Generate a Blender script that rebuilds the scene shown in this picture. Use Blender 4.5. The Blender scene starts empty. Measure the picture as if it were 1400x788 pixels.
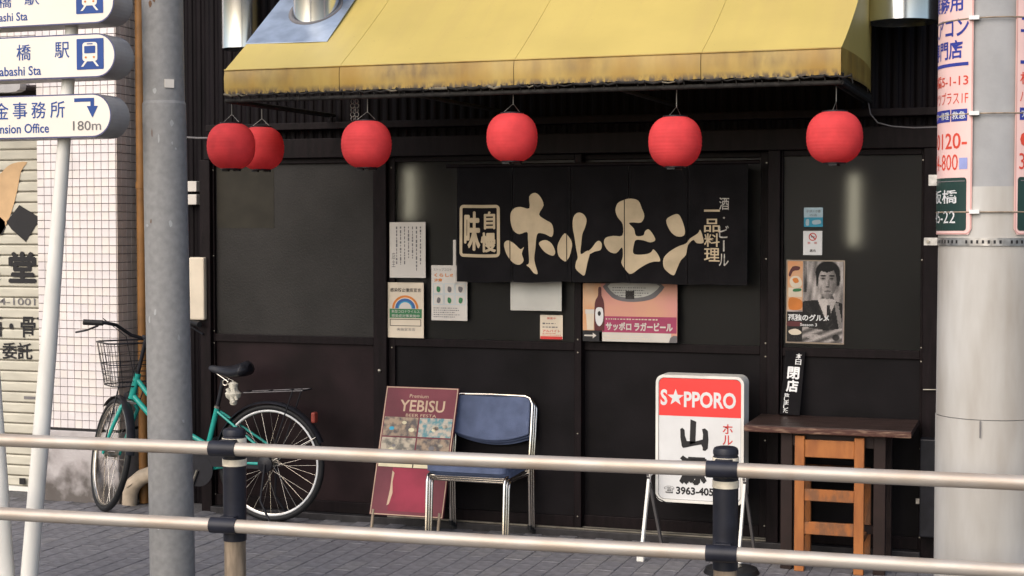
import bpy, bmesh, math, random
from mathutils import Vector, Matrix
random.seed(7)
R = math.radians
scn = bpy.context.scene
C = scn.collection

# ---------------------------------------------------------------- camera, sky, sun, exposure
FPX, CX, CY, HOR = 2100.0, 700.0, 394.0, 315.0          # focal length and centre in photo pixels (1400 wide), horizon row
YAW, PITCH = R(18.7), math.atan((CY - HOR) / FPX)
CAM = Vector((0, -7.95, 1.65))
cam = bpy.data.cameras.new('camera')
cam.sensor_width = 36; cam.lens = FPX / 1400 * 36; cam.clip_end = 500; cam.clip_start = 0.05
co = bpy.data.objects.new('camera', cam); C.objects.link(co)
co.location = CAM; co.rotation_euler = (R(90) - PITCH, 0, YAW)
scn.camera = co
w = bpy.data.worlds.new('World'); scn.world = w; w.use_nodes = True
nt = w.node_tree; bg = nt.nodes['Background']
sky = nt.nodes.new('ShaderNodeTexSky'); sky.sky_type = 'NISHITA'; sky.sun_disc = False
SUN_EL, SUN_AZ = R(38), R(196)
sky.sun_elevation = SUN_EL; sky.sun_rotation = SUN_AZ; sky.air_density = 1.0; sky.dust_density = 3.0
nt.links.new(sky.outputs[0], bg.inputs[0]); bg.inputs[1].default_value = 0.15
sl = bpy.data.lights.new('sun', 'SUN'); sl.energy = 1.25; sl.angle = R(75); sl.color = (1, .95, .91)
so = bpy.data.objects.new('sun', sl); C.objects.link(so)
sd = Vector((math.sin(SUN_AZ) * math.cos(SUN_EL), math.cos(SUN_AZ) * math.cos(SUN_EL), math.sin(SUN_EL)))
so.rotation_euler = sd.to_track_quat('Z', 'Y').to_euler(); so.location = (-4, -12, 9)
vs = scn.view_settings
vs.view_transform = 'Standard'; vs.look = 'None'; vs.exposure = 0.52; vs.gamma = 1; vs.use_curve_mapping = False

ROT = co.rotation_euler.to_matrix()
def at(px, py, Y):
    """the point of the plane y = Y seen at a photo pixel"""
    d = ROT @ Vector(((px - CX) / FPX, -(py - CY) / FPX, -1))
    return CAM + d * ((Y - CAM.y) / d.y)
def X_(px, Y=0.0): return at(px, HOR + 80, Y).x

# ---------------------------------------------------------------- materials
M = {}
def mat(name, col, rough=.6, metal=0.0, var=.15, vscale=8, bump=.0, bscale=60, col2=None, stretch=(1, 1, 1),
        spec=.28, lo=.35, hi=.65, transl=0, coat=0, detail=4):
    m = bpy.data.materials.new(name); m.use_nodes = True; n = m.node_tree.nodes; l = m.node_tree.links
    p = n['Principled BSDF']
    p.inputs['Roughness'].default_value = rough; p.inputs['Metallic'].default_value = metal
    p.inputs['Specular IOR Level'].default_value = spec; p.inputs['Coat Weight'].default_value = coat
    tc = n.new('ShaderNodeTexCoord'); mp = n.new('ShaderNodeMapping'); mp.inputs['Scale'].default_value = stretch
    l.new(tc.outputs['Object'], mp.inputs[0])
    nz = n.new('ShaderNodeTexNoise'); nz.inputs['Scale'].default_value = vscale; nz.inputs['Detail'].default_value = detail
    l.new(mp.outputs[0], nz.inputs['Vector'])
    rp = n.new('ShaderNodeValToRGB'); rp.color_ramp.elements[0].position = lo; rp.color_ramp.elements[1].position = hi
    c2 = col2 if col2 else tuple(c * (1 - var) for c in col)
    c1 = col if col2 else tuple(min(1, c * (1 + var * .5)) for c in col)
    rp.color_ramp.elements[0].color = (*c2, 1); rp.color_ramp.elements[1].color = (*c1, 1)
    l.new(nz.outputs[0], rp.inputs[0]); l.new(rp.outputs[0], p.inputs['Base Color'])
    m['_'] = 0
    if bump:
        nb = n.new('ShaderNodeTexNoise'); nb.inputs['Scale'].default_value = bscale; nb.inputs['Detail'].default_value = 3
        l.new(mp.outputs[0], nb.inputs['Vector'])
        b = n.new('ShaderNodeBump'); b.inputs['Strength'].default_value = bump; b.inputs['Distance'].default_value = .01
        l.new(nb.outputs[0], b.inputs['Height']); l.new(b.outputs[0], p.inputs['Normal'])
    if transl:
        t = n.new('ShaderNodeBsdfTranslucent'); l.new(rp.outputs[0], t.inputs[0])
        mx = n.new('ShaderNodeMixShader'); mx.inputs[0].default_value = transl
        l.new(p.outputs[0], mx.inputs[1]); l.new(t.outputs[0], mx.inputs[2]); l.new(mx.outputs[0], n['Material Output'].inputs[0])
    M[name] = m
    return m
def flat(name, col, rough=.7): return mat(name, col, rough, var=.08, vscale=30, detail=1)

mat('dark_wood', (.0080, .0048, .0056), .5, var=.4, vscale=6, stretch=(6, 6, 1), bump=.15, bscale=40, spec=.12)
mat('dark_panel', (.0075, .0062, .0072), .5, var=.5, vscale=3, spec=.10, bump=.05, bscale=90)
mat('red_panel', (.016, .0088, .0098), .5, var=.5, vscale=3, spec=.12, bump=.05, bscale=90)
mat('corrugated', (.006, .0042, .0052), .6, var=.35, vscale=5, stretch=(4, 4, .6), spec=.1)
mat('glass_dark', (.0135, .0135, .0135), .26, var=.35, vscale=2.2, bump=.10, bscale=220, spec=.24)
mat('glass_frosted', (.018, .0165, .0155), .42, var=.35, vscale=3, bump=.10, bscale=110, spec=.22, detail=5)
mat('curtain', (.027, .024, .017), .6, spec=.2, var=.2, vscale=9)
mat('steel_dark', (.30, .28, .24), .33, metal=.9, var=.25, vscale=12, bump=.05, bscale=30)
mat('black_rubber', (.012, .012, .013), .55, var=.3, vscale=20)
mat('black_plastic', (.014, .014, .018), .4, var=.3, vscale=20)
mat('soot', (.02, .018, .016), .8, var=.5, vscale=30, bump=.3)
mat('soot_pale', (.16, .14, .10), .8, var=.6, vscale=40)
mat('lantern_red', (.86, .092, .098), .7, var=.10, vscale=14, spec=.15, transl=.42)
mat('noren', (.0085, .0075, .0085), .85, var=.3, vscale=8, bump=.2, bscale=300, spec=.15)
mat('cream_ink', (.56, .45, .30), .85, var=.16, vscale=9, spec=.1)
mat('pale_ink', (.50, .47, .42), .85, var=.4, vscale=60, spec=.1)
mat('rail_metal', (.47, .425, .375), .45, metal=.4, col2=(.40, .32, .25), vscale=5, stretch=(1, 3, 3), detail=8, lo=.3, hi=.6, bump=.04, bscale=80)
mat('post_tan', (.30, .235, .17), .5, metal=.2, var=.3, vscale=14, stretch=(3, 3, .6))
mat('sleeve', (.017, .018, .026), .42, var=.35, vscale=12)
mat('reflector', (.85, .76, .60), .5, var=.25, vscale=30)
mat('galvanised', (.245, .242, .236), .62, metal=.0, col2=(.19, .188, .184), vscale=34, spec=.25, lo=.3, hi=.7, bump=.05, bscale=50, detail=6)
mat('galv_duct', (.74, .77, .80), .2, metal=1, var=.15, vscale=3, stretch=(3, 3, .3), bump=.03, bscale=6)
mat('plate_metal', (.34, .40, .49), .42, metal=.5, var=.2, vscale=10)
mat('white_paint', (.74, .72, .66), .4, var=.12, vscale=10, stretch=(1, 1, .3))
mat('sign_face', (.74, .685, .60), .35, var=.05, vscale=3)
mat('sign_grey', (.36, .345, .34), .45, metal=.3, var=.15, vscale=8)
mat('sign_rim', (.07, .07, .16), .4)
mat('sign_blue', (.012, .055, .235), .4, var=.08)
mat('tile', (.69, .635, .62), .25, var=.12, vscale=5, spec=.5)
mat('tile_warm', (.71, .65, .605), .25, var=.12, vscale=5, spec=.5)
mat('tile_side_shaded', (.58, .49, .43), .3, var=.12, vscale=5)  # return-face tiles: darker copy of the tile, its shade put into the colour
mat('grout', (.09, .07, .07), .9, var=.3, vscale=30)
mat('plinth', (.42, .39, .38), .85, col2=(.33, .30, .29), vscale=7, bump=.3, bscale=40, lo=.3, hi=.55)
mat('shutter', (.52, .49, .40), .45, var=.12, vscale=5, stretch=(1, 1, 4))
mat('shutter_groove', (.12, .10, .08), .8)
mat('brown_pipe', (.21, .10, .03), .5, var=.25, vscale=8)
mat('beige_pipe', (.43, .35, .26), .6, var=.25, vscale=12)
mat('beige_box', (.62, .54, .42), .5, var=.1)
mat('ink_black', (.018, .017, .018), .6)
mat('ink_grey', (.16, .15, .15), .7)
mat('swoosh', (.55, .36, .19), .6)
mat('paper', (.60, .56, .50), .8, var=.07, vscale=5)
mat('paper_grey', (.50, .49, .44), .8, var=.12, vscale=5)
mat('paper_cream', (.66, .57, .44), .8, var=.1)
mat('ink_green', (.05, .19, .08), .7)
mat('ink_orange', (.60, .20, .045), .7)
mat('ink_blue', (.05, .13, .32), .7)
mat('ink_teal', (.05, .33, .47), .6)
mat('ink_red', (.55, .045, .04), .6)
mat('ink_skyblue', (.42, .55, .60), .6)
mat('ink_magenta', (.36, .055, .12), .6)
mat('beer_pink', (.60, .25, .23), .5, col2=(.62, .33, .20), vscale=3)
mat('beer_bottle', (.09, .018, .02), .4)
mat('beer_orange', (.62, .25, .09), .5, col2=(.60, .40, .25), vscale=5)
mat('skin_grey', (.30, .26, .23), .6, col2=(.42, .375, .335), vscale=9)
mat('skin_shade', (.16, .135, .12), .6)
mat('suit_grey', (.035, .03, .028), .6, var=.5, vscale=20)
mat('poster_bg', (.50, .42, .39), .6, col2=(.22, .18, .175), vscale=14)
mat('clear_sleeve', (.30, .24, .18), .4)
mat('board_maroon', (.15, .034, .046), .5, spec=.2, var=.25, vscale=4)
mat('board_red', (.27, .026, .052), .5, spec=.2, var=.25, vscale=5)
mat('gold_ink', (.50, .36, .25), .6, spec=.2)
mat('photo_a', (.13, .12, .10), .5, col2=(.42, .36, .27), vscale=28, lo=.4, hi=.6)
mat('photo_b', (.09, .22, .24), .5, col2=(.45, .38, .30), vscale=34, lo=.4, hi=.6)
mat('photo_c', (.30, .22, .15), .5, col2=(.09, .075, .07), vscale=30, lo=.4, hi=.6)
mat('photo_strip', (.62, .55, .36), .5)
mat('fabric_blue', (.10, .125, .205), .85, var=.18, vscale=12, bump=.3, bscale=400, spec=.2)
mat('chrome', (.72, .66, .58), .18, metal=1, var=.1)
mat('lit_red', (.80, .055, .05), .25, var=.04, spec=.5)
mat('lit_white', (.66, .66, .65), .25, var=.05, spec=.5)
mat('table_wood', (.050, .030, .025), .36, var=.5, vscale=9, stretch=(1, 8, 8), bump=.2, bscale=30, spec=.4)
mat('table_edge', (.07, .028, .020), .5, col2=(.24, .15, .10), vscale=14, stretch=(1, 6, 6), lo=.32, hi=.5)
mat('table_leg', (.020, .010, .008), .6, var=.3, vscale=9)
mat('orange_wood', (.38, .14, .04), .55, col2=(.26, .09, .03), vscale=7, stretch=(3, 3, .7), lo=.3, hi=.6, bump=.1)
mat('worn_wood', (.34, .12, .035), .7, col2=(.19, .085, .04), vscale=14, stretch=(2, 2, .8), lo=.42, hi=.6, bump=.2)
mat('bike_green', (.02, .30, .25), .28, var=.1, coat=.4)
mat('reflector_red', (.25, .045, .03), .5)
mat('white_cloth', (.62, .58, .48), .8, var=.3, vscale=40)
mat('concrete_clad', (.47, .455, .425), .55, col2=(.32, .29, .25), vscale=5, stretch=(1.6, 1.6, .35), bump=.04, bscale=60, detail=9, lo=.28, hi=.66)
mat('concrete_grey', (.36, .36, .36), .6, col2=(.29, .29, .29), vscale=6, bump=.08, bscale=70, detail=7)
mat('sign_pink', (.76, .52, .48), .45, var=.05)
mat('sign_rimpink', (.58, .30, .27), .45)
mat('plate_green', (.018, .045, .038), .4)
mat('text_blue', (.03, .045, .27), .5)
mat('text_red', (.62, .07, .04), .5)
mat('text_lblue', (.30, .34, .62), .5)
mat('steel_band', (.40, .39, .38), .35, metal=.8, var=.4, vscale=30)
mat('asphalt', (.055, .055, .056), .9, var=.3, vscale=40, bump=.4, bscale=180)
mat('kerb', (.30, .29, .28), .85, var=.2, vscale=20, bump=.2)
mat('joint_sand', (.118, .114, .116), .95, var=.3, vscale=60)
mat('brick_a', (.172, .168, .178), .8, var=.25, vscale=20, bump=.3, bscale=160)
mat('brick_b', (.158, .154, .164), .8, var=.25, vscale=20, bump=.3, bscale=160)
mat('brick_c', (.190, .184, .188), .8, var=.25, vscale=20, bump=.3, bscale=160)
mat('threshold', (.035, .033, .035), .5, metal=.3, var=.3, vscale=20)
mat('scuff_pale', (.33, .335, .33), .7)
mat('rust', (.15, .085, .05), .9)
mat('wire', (.25, .24, .22), .4, metal=.7)

def awning_mat():
    m = mat('awning_yellow', (.58, .445, .125), .5, var=.07, vscale=2.5, bump=.22, bscale=4, spec=.5, transl=.08, coat=.15)
    m.node_tree.nodes['Principled BSDF'].inputs['Coat Roughness'].default_value = .5
    n = m.node_tree.nodes; l = m.node_tree.links
    p = n['Principled BSDF']; base = p.inputs['Base Color'].links[0].from_socket
    tc = n.new('ShaderNodeTexCoord'); sx = n.new('ShaderNodeSeparateXYZ'); l.new(tc.outputs['Object'], sx.inputs[0])
    def noise(scale, st, detail=5):
        mp = n.new('ShaderNodeMapping'); mp.inputs['Scale'].default_value = st; l.new(tc.outputs['Object'], mp.inputs[0])
        z = n.new('ShaderNodeTexNoise'); z.inputs['Scale'].default_value = scale; z.inputs['Detail'].default_value = detail
        l.new(mp.outputs[0], z.inputs['Vector']); return z.outputs[0]
    def rng(src, a, b, c=0, d=1):
        r = n.new('ShaderNodeMapRange'); r.clamp = True
        for i, v in enumerate((a, b, c, d)): r.inputs[i + 1].default_value = v
        l.new(src, r.inputs[0]); return r.outputs[0]
    def mul(a, b):
        x = n.new('ShaderNodeMath'); x.operation = 'MULTIPLY'
        for i, v in enumerate((a, b)):
            if isinstance(v, float): x.inputs[i].default_value = v
            else: l.new(v, x.inputs[i])
        return x.outputs[0]
    def over(b, colr, fac):
        x = n.new('ShaderNodeMix'); x.data_type = 'RGBA'; l.new(fac, x.inputs[0]); l.new(b, x.inputs[6]); x.inputs[7].default_value = (*colr, 1)
        return x.outputs[2]
    z = sx.outputs[2]
    # mildew along the valance: patchy, streaked, densest in its upper half; brown wash along the foot
    band = mul(rng(z, 2.32, 2.385), rng(z, 2.4405, 2.436))
    patch = mul(mul(rng(noise(2.2, (1, 1, .1)), .34, .62), rng(noise(19, (1, 1, .45)), .28, .66)), .8)
    
    c = base
    wash = mul(mul(rng(z, 2.4405, 2.437), rng(noise(5, (1, 1, .25)), .05, .65)), .92)
    c = over(c, (.33, .175, .012), wash)
    c = over(c, (.10, .058, .022), mul(band, patch))
    foot = mul(rng(z, 2.352, 2.324), rng(noise(50, (1, 1, .5)), .38, .55))
    c = over(c, (.07, .05, .035), foot)
    # faint wash marks running down the slope
    run = mul(rng(noise(3.2, (4, .25, .25)), .48, .75), rng(z, 2.44, 2.6, .12, .40))
    c = over(c, (.50, .36, .12), run)
    spot = mul(mul(rng(noise(70, (1, 1, 1), 2), .70, .76), .35), rng(z, 2.4, 2.7, 1, .8))
    c = over(c, (.3, .2, .08), spot)
    l.new(c, p.inputs['Base Color'])
awning_mat()
def see_through(name, fac, rough, tint):
    m = M[name]; n = m.node_tree.nodes; l = m.node_tree.links
    g = n.new('ShaderNodeBsdfRefraction'); g.inputs['Roughness'].default_value = rough; g.inputs['IOR'].default_value = 1.45; g.inputs['Color'].default_value = (*tint, 1)
    mx = n.new('ShaderNodeMixShader'); mx.inputs[0].default_value = fac
    l.new(n['Principled BSDF'].outputs[0], mx.inputs[1]); l.new(g.outputs[0], mx.inputs[2]); l.new(mx.outputs[0], n['Material Output'].inputs[0])
see_through('glass_dark', .45, .6, (.8, .8, .78))

def foot_dirt(name, z0, z1, col):
    m = M[name]; n = m.node_tree.nodes; l = m.node_tree.links; p = n['Principled BSDF']; base = p.inputs['Base Color'].links[0].from_socket
    tc = n.new('ShaderNodeTexCoord'); sx = n.new('ShaderNodeSeparateXYZ'); l.new(tc.outputs['Object'], sx.inputs[0])
    nz = n.new('ShaderNodeTexNoise'); nz.inputs['Scale'].default_value = 9; nz.inputs['Detail'].default_value = 7; l.new(tc.outputs['Object'], nz.inputs['Vector'])
    k = n.new('ShaderNodeMath'); k.operation = 'MULTIPLY_ADD'; k.inputs[1].default_value = (z1 - z0) * 3; l.new(nz.outputs[0], k.inputs[0])
    k.inputs[2].default_value = -(z1 - z0) * 1.5; a = n.new('ShaderNodeMath'); a.operation = 'ADD'; l.new(k.outputs[0], a.inputs[0]); l.new(sx.outputs[2], a.inputs[1])
    g = n.new('ShaderNodeMapRange'); g.inputs[1].default_value = z1; g.inputs[2].default_value = z0; g.inputs[3].default_value = 0; g.inputs[4].default_value = .85; l.new(a.outputs[0], g.inputs[0])
    x = n.new('ShaderNodeMix'); x.data_type = 'RGBA'; l.new(g.outputs[0], x.inputs[0]); l.new(base, x.inputs[6]); x.inputs[7].default_value = (*col, 1); l.new(x.outputs[2], p.inputs['Base Color'])
foot_dirt('plinth', .05, .26, (.06, .05, .042))

# ---------------------------------------------------------------- mesh helpers
class MB:
    def __init__(s): s.v = []; s.f = []; s.m = []; s.mats = []; s.sm = []
    def mi(s, m):
        if m not in s.mats: s.mats.append(m)
        return s.mats.index(m)
    def add(s, vs, fs, m, smooth=False):
        k = len(s.v); s.v += [tuple(v) for v in vs]; i = s.mi(m)
        for f in fs: s.f.append([k + a for a in f]); s.m.append(i); s.sm.append(smooth)
    def box(s, x0, x1, y0, y1, z0, z1, m, T=None):
        vs = [Vector((x, y, z)) for x in (x0, x1) for y in (y0, y1) for z in (z0, z1)]
        if T: vs = [T @ v for v in vs]
        s.add(vs, [(0, 1, 3, 2), (4, 6, 7, 5), (0, 4, 5, 1), (2, 3, 7, 6), (0, 2, 6, 4), (1, 5, 7, 3)], m)
    def beam(s, a, b, w, h, m, up=Vector((0, 0, 1))):
        a = Vector(a); b = Vector(b); d = (b - a).normalized()
        sd = d.cross(up)
        if sd.length < 1e-4: sd = Vector((1, 0, 0))
        sd.normalize(); u = sd.cross(d)
        vs = [p + sd * i * w / 2 + u * j * h / 2 for p in (a, b) for i in (-1, 1) for j in (-1, 1)]
        s.add(vs, [(0, 1, 3, 2), (4, 6, 7, 5), (0, 4, 5, 1), (2, 3, 7, 6), (0, 2, 6, 4), (1, 5, 7, 3)], m)
    def sweep(s, pts, r, m, n=8, closed=False, cap=True):
        pts = [Vector(p) for p in pts]; N = len(pts)
        rs = r if isinstance(r, (list, tuple)) else [r] * N
        tang = []
        for i in range(N):
            if closed: t = (pts[(i + 1) % N] - pts[i]).normalized() + (pts[i] - pts[i - 1]).normalized()
            elif i == 0: t = pts[1] - pts[0]
            elif i == N - 1: t = pts[-1] - pts[-2]
            else: t = (pts[i + 1] - pts[i]).normalized() + (pts[i] - pts[i - 1]).normalized()
            tang.append(t.normalized())
        ref = Vector((0, 0, 1)) if abs(tang[0].z) < .9 else Vector((1, 0, 0))
        nrm = tang[0].cross(ref).normalized(); vs = []
        for i in range(N):
            nrm = (nrm - tang[i] * nrm.dot(tang[i])).normalized(); b = tang[i].cross(nrm)
            for k in range(n):
                a = 2 * math.pi * k / n; vs.append(pts[i] + (nrm * math.cos(a) + b * math.sin(a)) * rs[i])
        fs = []
        for i in range(N if closed else N - 1):
            j = (i + 1) % N
            for k in range(n): fs.append((i * n + k, i * n + (k + 1) % n, j * n + (k + 1) % n, j * n + k))
        s.add(vs, fs, m, True)
        if cap and not closed:
            s.add(vs[:n], [tuple(range(n))[::-1]], m); s.add(vs[-n:], [tuple(range(n))], m)
    def tube(s, a, b, r, m, n=10, r2=None): s.sweep([a, b], [r, r if r2 is None else r2], m, n)
    def ring(s, c, r, rt, m, e1=Vector((1, 0, 0)), e2=Vector((0, 0, 1)), N=40, n=6, a0=0, a1=2 * math.pi):
        c = Vector(c); full = abs(a1 - a0 - 2 * math.pi) < 1e-6; K = N if full else N + 1
        pts = [c + (e1 * math.cos(a0 + (a1 - a0) * k / N) + e2 * math.sin(a0 + (a1 - a0) * k / N)) * r for k in range(K)]
        s.sweep(pts, rt, m, n, closed=full)
    def lathe(s, c, prof, m, n=32, axis='z'):
        c = Vector(c); prof = list(prof)
        for i in range(1, len(prof) - 1):       # break the strip at sharp corners so that shading stays crisp
            a = Vector(prof[i]) - Vector(prof[i - 1]); d = Vector(prof[i + 1]) - Vector(prof[i])
            if a.length > 1e-6 and d.length > 1e-6 and a.angle(d) > .7:
                s.lathe(c, prof[:i + 1], m, n, axis); s.lathe(c, prof[i:], m, n, axis); return
        vs = []; K = len(prof)
        for r, z in prof:
            for k in range(n):
                a = 2 * math.pi * k / n
                v = Vector((r * math.cos(a), r * math.sin(a), z)) if axis == 'z' else Vector((r * math.cos(a), z, r * math.sin(a)))
                vs.append(c + v)
        fs = [(i * n + k, i * n + (k + 1) % n, (i + 1) * n + (k + 1) % n, (i + 1) * n + k) for i in range(K - 1) for k in range(n)]
        s.add(vs, fs, m, True)
    def prism(s, poly, fn, d0, d1, m, m_side=None):
        """poly: 2-D outline; fn(u, v, d) -> world; closed solid between depths d0 (back) and d1 (front)"""
        N = len(poly); vs = [fn(u, v, d0) for u, v in poly] + [fn(u, v, d1) for u, v in poly]
        s.add(vs[N:], [tuple(range(N))], m)
        ms = m_side or m
        s.add(vs, [tuple(range(N))[::-1]] + [(i, (i + 1) % N, N + (i + 1) % N, N + i) for i in range(N)], ms)
    def build(s, name, parent=None, bevel=0, data=None):
        me = bpy.data.meshes.new(name); me.from_pydata(s.v, [], s.f)
        for m in s.mats: me.materials.append(M[m])
        me.polygons.foreach_set('material_index', s.m); me.polygons.foreach_set('use_smooth', s.sm)
        bm = bmesh.new(); bm.from_mesh(me)
        if any(len(f.verts) > 4 for f in bm.faces): bmesh.ops.triangulate(bm, faces=[f for f in bm.faces if len(f.verts) > 4])
        bm.to_mesh(me); bm.free()
        o = bpy.data.objects.new(name, me); C.objects.link(o)
        if bevel:
            b = o.modifiers.new('bevel', 'BEVEL'); b.width = bevel; b.segments = 2; b.limit_method = 'ANGLE'
        if parent:
            o.parent = parent
            o.matrix_parent_inverse = Matrix.Translation(-world_loc(parent))
        return o
def world_loc(o):
    return o.location.copy() if o.type == 'EMPTY' else Vector((0, 0, 0))
def tag(o, label=None, cat=None, group=None, kind=None):
    if label: o['label'] = label
    if cat: o['category'] = cat
    if group: o['group'] = group
    if kind: o['kind'] = kind
    return o
def thing(name, label, cat, loc, group=None):
    o = bpy.data.objects.new(name, None); C.objects.link(o); o.location = loc; o.empty_display_size = .1
    return tag(o, label, cat, group)
def struct(o): o['kind'] = 'structure'; return o

# text: outlines of the built-in font, cached
_g = {}
def glyph(t, bold=0.0):
    if (t, bold) in _g: return _g[(t, bold)]
    cu = bpy.data.curves.new('t', 'FONT'); cu.body = t; cu.size = 1; cu.offset = bold; cu.resolution_u = 3
    o = bpy.data.objects.new('t', cu); C.objects.link(o)
    dg = bpy.context.evaluated_depsgraph_get(); dg.update()
    me = bpy.data.meshes.new_from_object(o.evaluated_get(dg))
    vs = [(v.co.x, v.co.y) for v in me.vertices]; fs = [tuple(p.vertices) for p in me.polygons]
    bpy.data.objects.remove(o); bpy.data.curves.remove(cu); bpy.data.meshes.remove(me)
    _g[(t, bold)] = (vs, fs); return vs, fs
def smooth_poly(pts, k=3):
    out = []; N = len(pts)
    for i in range(N):
        p0, p1, p2, p3 = (pts[(i + j - 1) % N] for j in range(4))
        for q in range(k):
            t = q / k
            out.append(tuple(.5 * (2 * p1[a] + (p2[a] - p0[a]) * t + (2 * p0[a] - 5 * p1[a] + 4 * p2[a] - p3[a]) * t * t +
                                   (3 * p1[a] - p0[a] - 3 * p2[a] + p3[a]) * t ** 3) for a in (0, 1)))
    return out
def rrect(x0, y0, x1, y1, r, n=5):
    out = []
    for cx, cy, a in ((x1 - r, y1 - r, 0), (x0 + r, y1 - r, 90), (x0 + r, y0 + r, 180), (x1 - r, y0 + r, 270)):
        for k in range(n + 1):
            t = R(a + 90 * k / n); out.append((cx + r * math.cos(t), cy + r * math.sin(t)))
    return out

class Face:
    """a printed surface: shapes are given in a local picture frame (x right, y down), mapped by fn(u, v, d)"""
    def __init__(s, fn, box, w, h, cut=None): s.fn = fn; s.b = box; s.w = w; s.h = h; s.cut = cut; s.mb = MB()
    def uv(s, x, y):
        x0, y0, x1, y1 = s.b
        return ((x - x0) / (x1 - x0) * s.w, (y1 - y) / (y1 - y0) * s.h)
    def shape(s, vs, fs, m, layer):
        uv = [s.uv(*v) for v in vs]
        if s.cut:
            bm = bmesh.new(); bv = [bm.verts.new((u, v, 0)) for u, v in uv]
            for f in fs:
                try: bm.faces.new([bv[i] for i in f])
                except ValueError: pass
            us = [u for u, v in uv]; k = math.floor(min(us) / s.cut) + 1
            while k * s.cut < max(us):
                bmesh.ops.bisect_plane(bm, geom=bm.verts[:] + bm.edges[:] + bm.faces[:], plane_co=(k * s.cut, 0, 0), plane_no=(1, 0, 0)); k += 1
            bm.verts.index_update()
            uv = [(v.co.x, v.co.y) for v in bm.verts]; fs = [tuple(v.index for v in f.verts) for f in bm.faces]; bm.free()
        P = [s.fn(u, v, layer * .0011) for u, v in uv]
        s.mb.add(P, fs, m)
    def poly(s, pts, m, layer=1): s.shape(pts, [tuple(range(len(pts)))], m, layer)
    def rect(s, x0, y0, x1, y1, m, layer=1): s.poly([(x0, y1), (x1, y1), (x1, y0), (x0, y0)], m, layer)
    def frame(s, x0, y0, x1, y1, t, m, layer=1, r=0):
        a = rrect(x0, y0, x1, y1, max(r, .01)); b = rrect(x0 + t, y0 + t, x1 - t, y1 - t, max(r - t, .01)); N = len(a)
        s.shape(a + b, [(i, (i + 1) % N, N + (i + 1) % N, N + i) for i in range(N)], m, layer)
    def text(s, t, x0, y0, x1, y1, m, bold=0.0, layer=1, shear=0):
        if bold > .012 and len(t) == 1 and ord(t) > 0x3000:
            k = (x1 - x0) * bold * 1.1
            for i, (a, c) in enumerate(((-1, 0), (1, 0), (0, -1), (0, 1))):
                s.text(t, x0 + k + a * k, y0 + k + c * k, x1 - k + a * k, y1 - k + c * k, m, .008, layer + .22 * i)
            return
        vs, fs = glyph(t, bold)
        if not vs: return
        a0 = min(v[0] for v in vs); a1 = max(v[0] for v in vs); b0 = min(v[1] for v in vs); b1 = max(v[1] for v in vs)
        P = [(x0 + (v[0] - a0) / (a1 - a0 or 1) * (x1 - x0) + shear * (v[1] - b0), y1 - (v[1] - b0) / (b1 - b0 or 1) * (y1 - y0)) for v in vs]
        s.shape(P, fs, m, layer)
    def vtext(s, t, x0, y0, x1, y1, m, bold=0.0, layer=1, gap=.12):
        H = (y1 - y0) / len(t)
        for i, ch in enumerate(t):
            a, b = x0, x1
            if ch == 'ー': s.rect((x0 + x1) / 2 - (x1 - x0) * .08, y0 + H * i + H * .1, (x0 + x1) / 2 + (x1 - x0) * .08, y0 + H * (i + .9), m, layer); continue
            if ch == '・': c = (x0 + x1) / 2; q = (x1 - x0) * .12; s.poly([(c - q, y0 + H * (i + .5)), (c, y0 + H * (i + .5) + q), (c + q, y0 + H * (i + .5)), (c, y0 + H * (i + .5) - q)], m, layer); continue
            if ch == '一': s.text(ch, a, y0 + H * (i + .42), b, y0 + H * (i + .56), m, bold, layer); continue
            s.text(ch, a, y0 + H * (i + gap / 2), b, y0 + H * (i + 1 - gap / 2), m, bold, layer)
    def lines(s, x0, y0, x1, y1, n, m, rng, vert=False, layer=1, t=.35):
        """rows of tiny illegible print as short dashes"""
        for i in range(n):
            q = x0 if not vert else y0; end = x1 if not vert else y1
            end = end - (end - q) * rng.random() * .35
            p = (y0 + (y1 - y0) * (i + .5) / n) if not vert else (x0 + (x1 - x0) * (i + .5) / n)
            step = abs((y1 - y0) if not vert else (x1 - x0)) / n
            while q < end:
                L = step * rng.uniform(.35, .9); h = step * t * rng.uniform(.5, 1) / 1.6
                if not vert: s.rect(q, p - h, min(q + L, end), p + h, m, layer)
                else: s.rect(p - h, q, p + h, min(q + L, end), m, layer)
                q += L + step * rng.uniform(.15, .4)
    def build(s, name, parent): return s.mb.build(name, parent)

def plane_fn(o, ex, ey):
    o = Vector(o); ex = Vector(ex).normalized(); ey = Vector(ey).normalized(); n = ex.cross(ey)
    return lambda u, v, d: o + ex * u + ey * v + n * d

def sheet(name, label, cat, box, Y, m='paper', thick=.0015, tilt=0.0, group=None):
    """a paper or card stuck flat on the front: box in photo pixels on the plane y = Y"""
    x0, y0, x1, y1 = box
    a = at(x0, y1, Y); W = at(x1, (y0 + y1) / 2, Y).x - at(x0, (y0 + y1) / 2, Y).x
    H = at((x0 + x1) / 2, y0, Y).z - at((x0 + x1) / 2, y1, Y).z
    a = Vector((at(x0, y1, Y).x, Y, at((x0 + x1) / 2, y1, Y).z))
    ex = Vector((math.cos(tilt), 0, math.sin(tilt))); ey = Vector((-math.sin(tilt), 0, math.cos(tilt)))
    fn = plane_fn(a, ex, ey)
    root = thing(name, label, cat, a, group)
    b = MB(); b.prism([(0, 0), (W, 0), (W, H), (0, H)], fn, 0, thick, m)
    b.build('sheet', root)
    f = Face(lambda u, v, d: fn(u, v, d + thick), box, W, H)
    f.root = root
    return f

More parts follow.
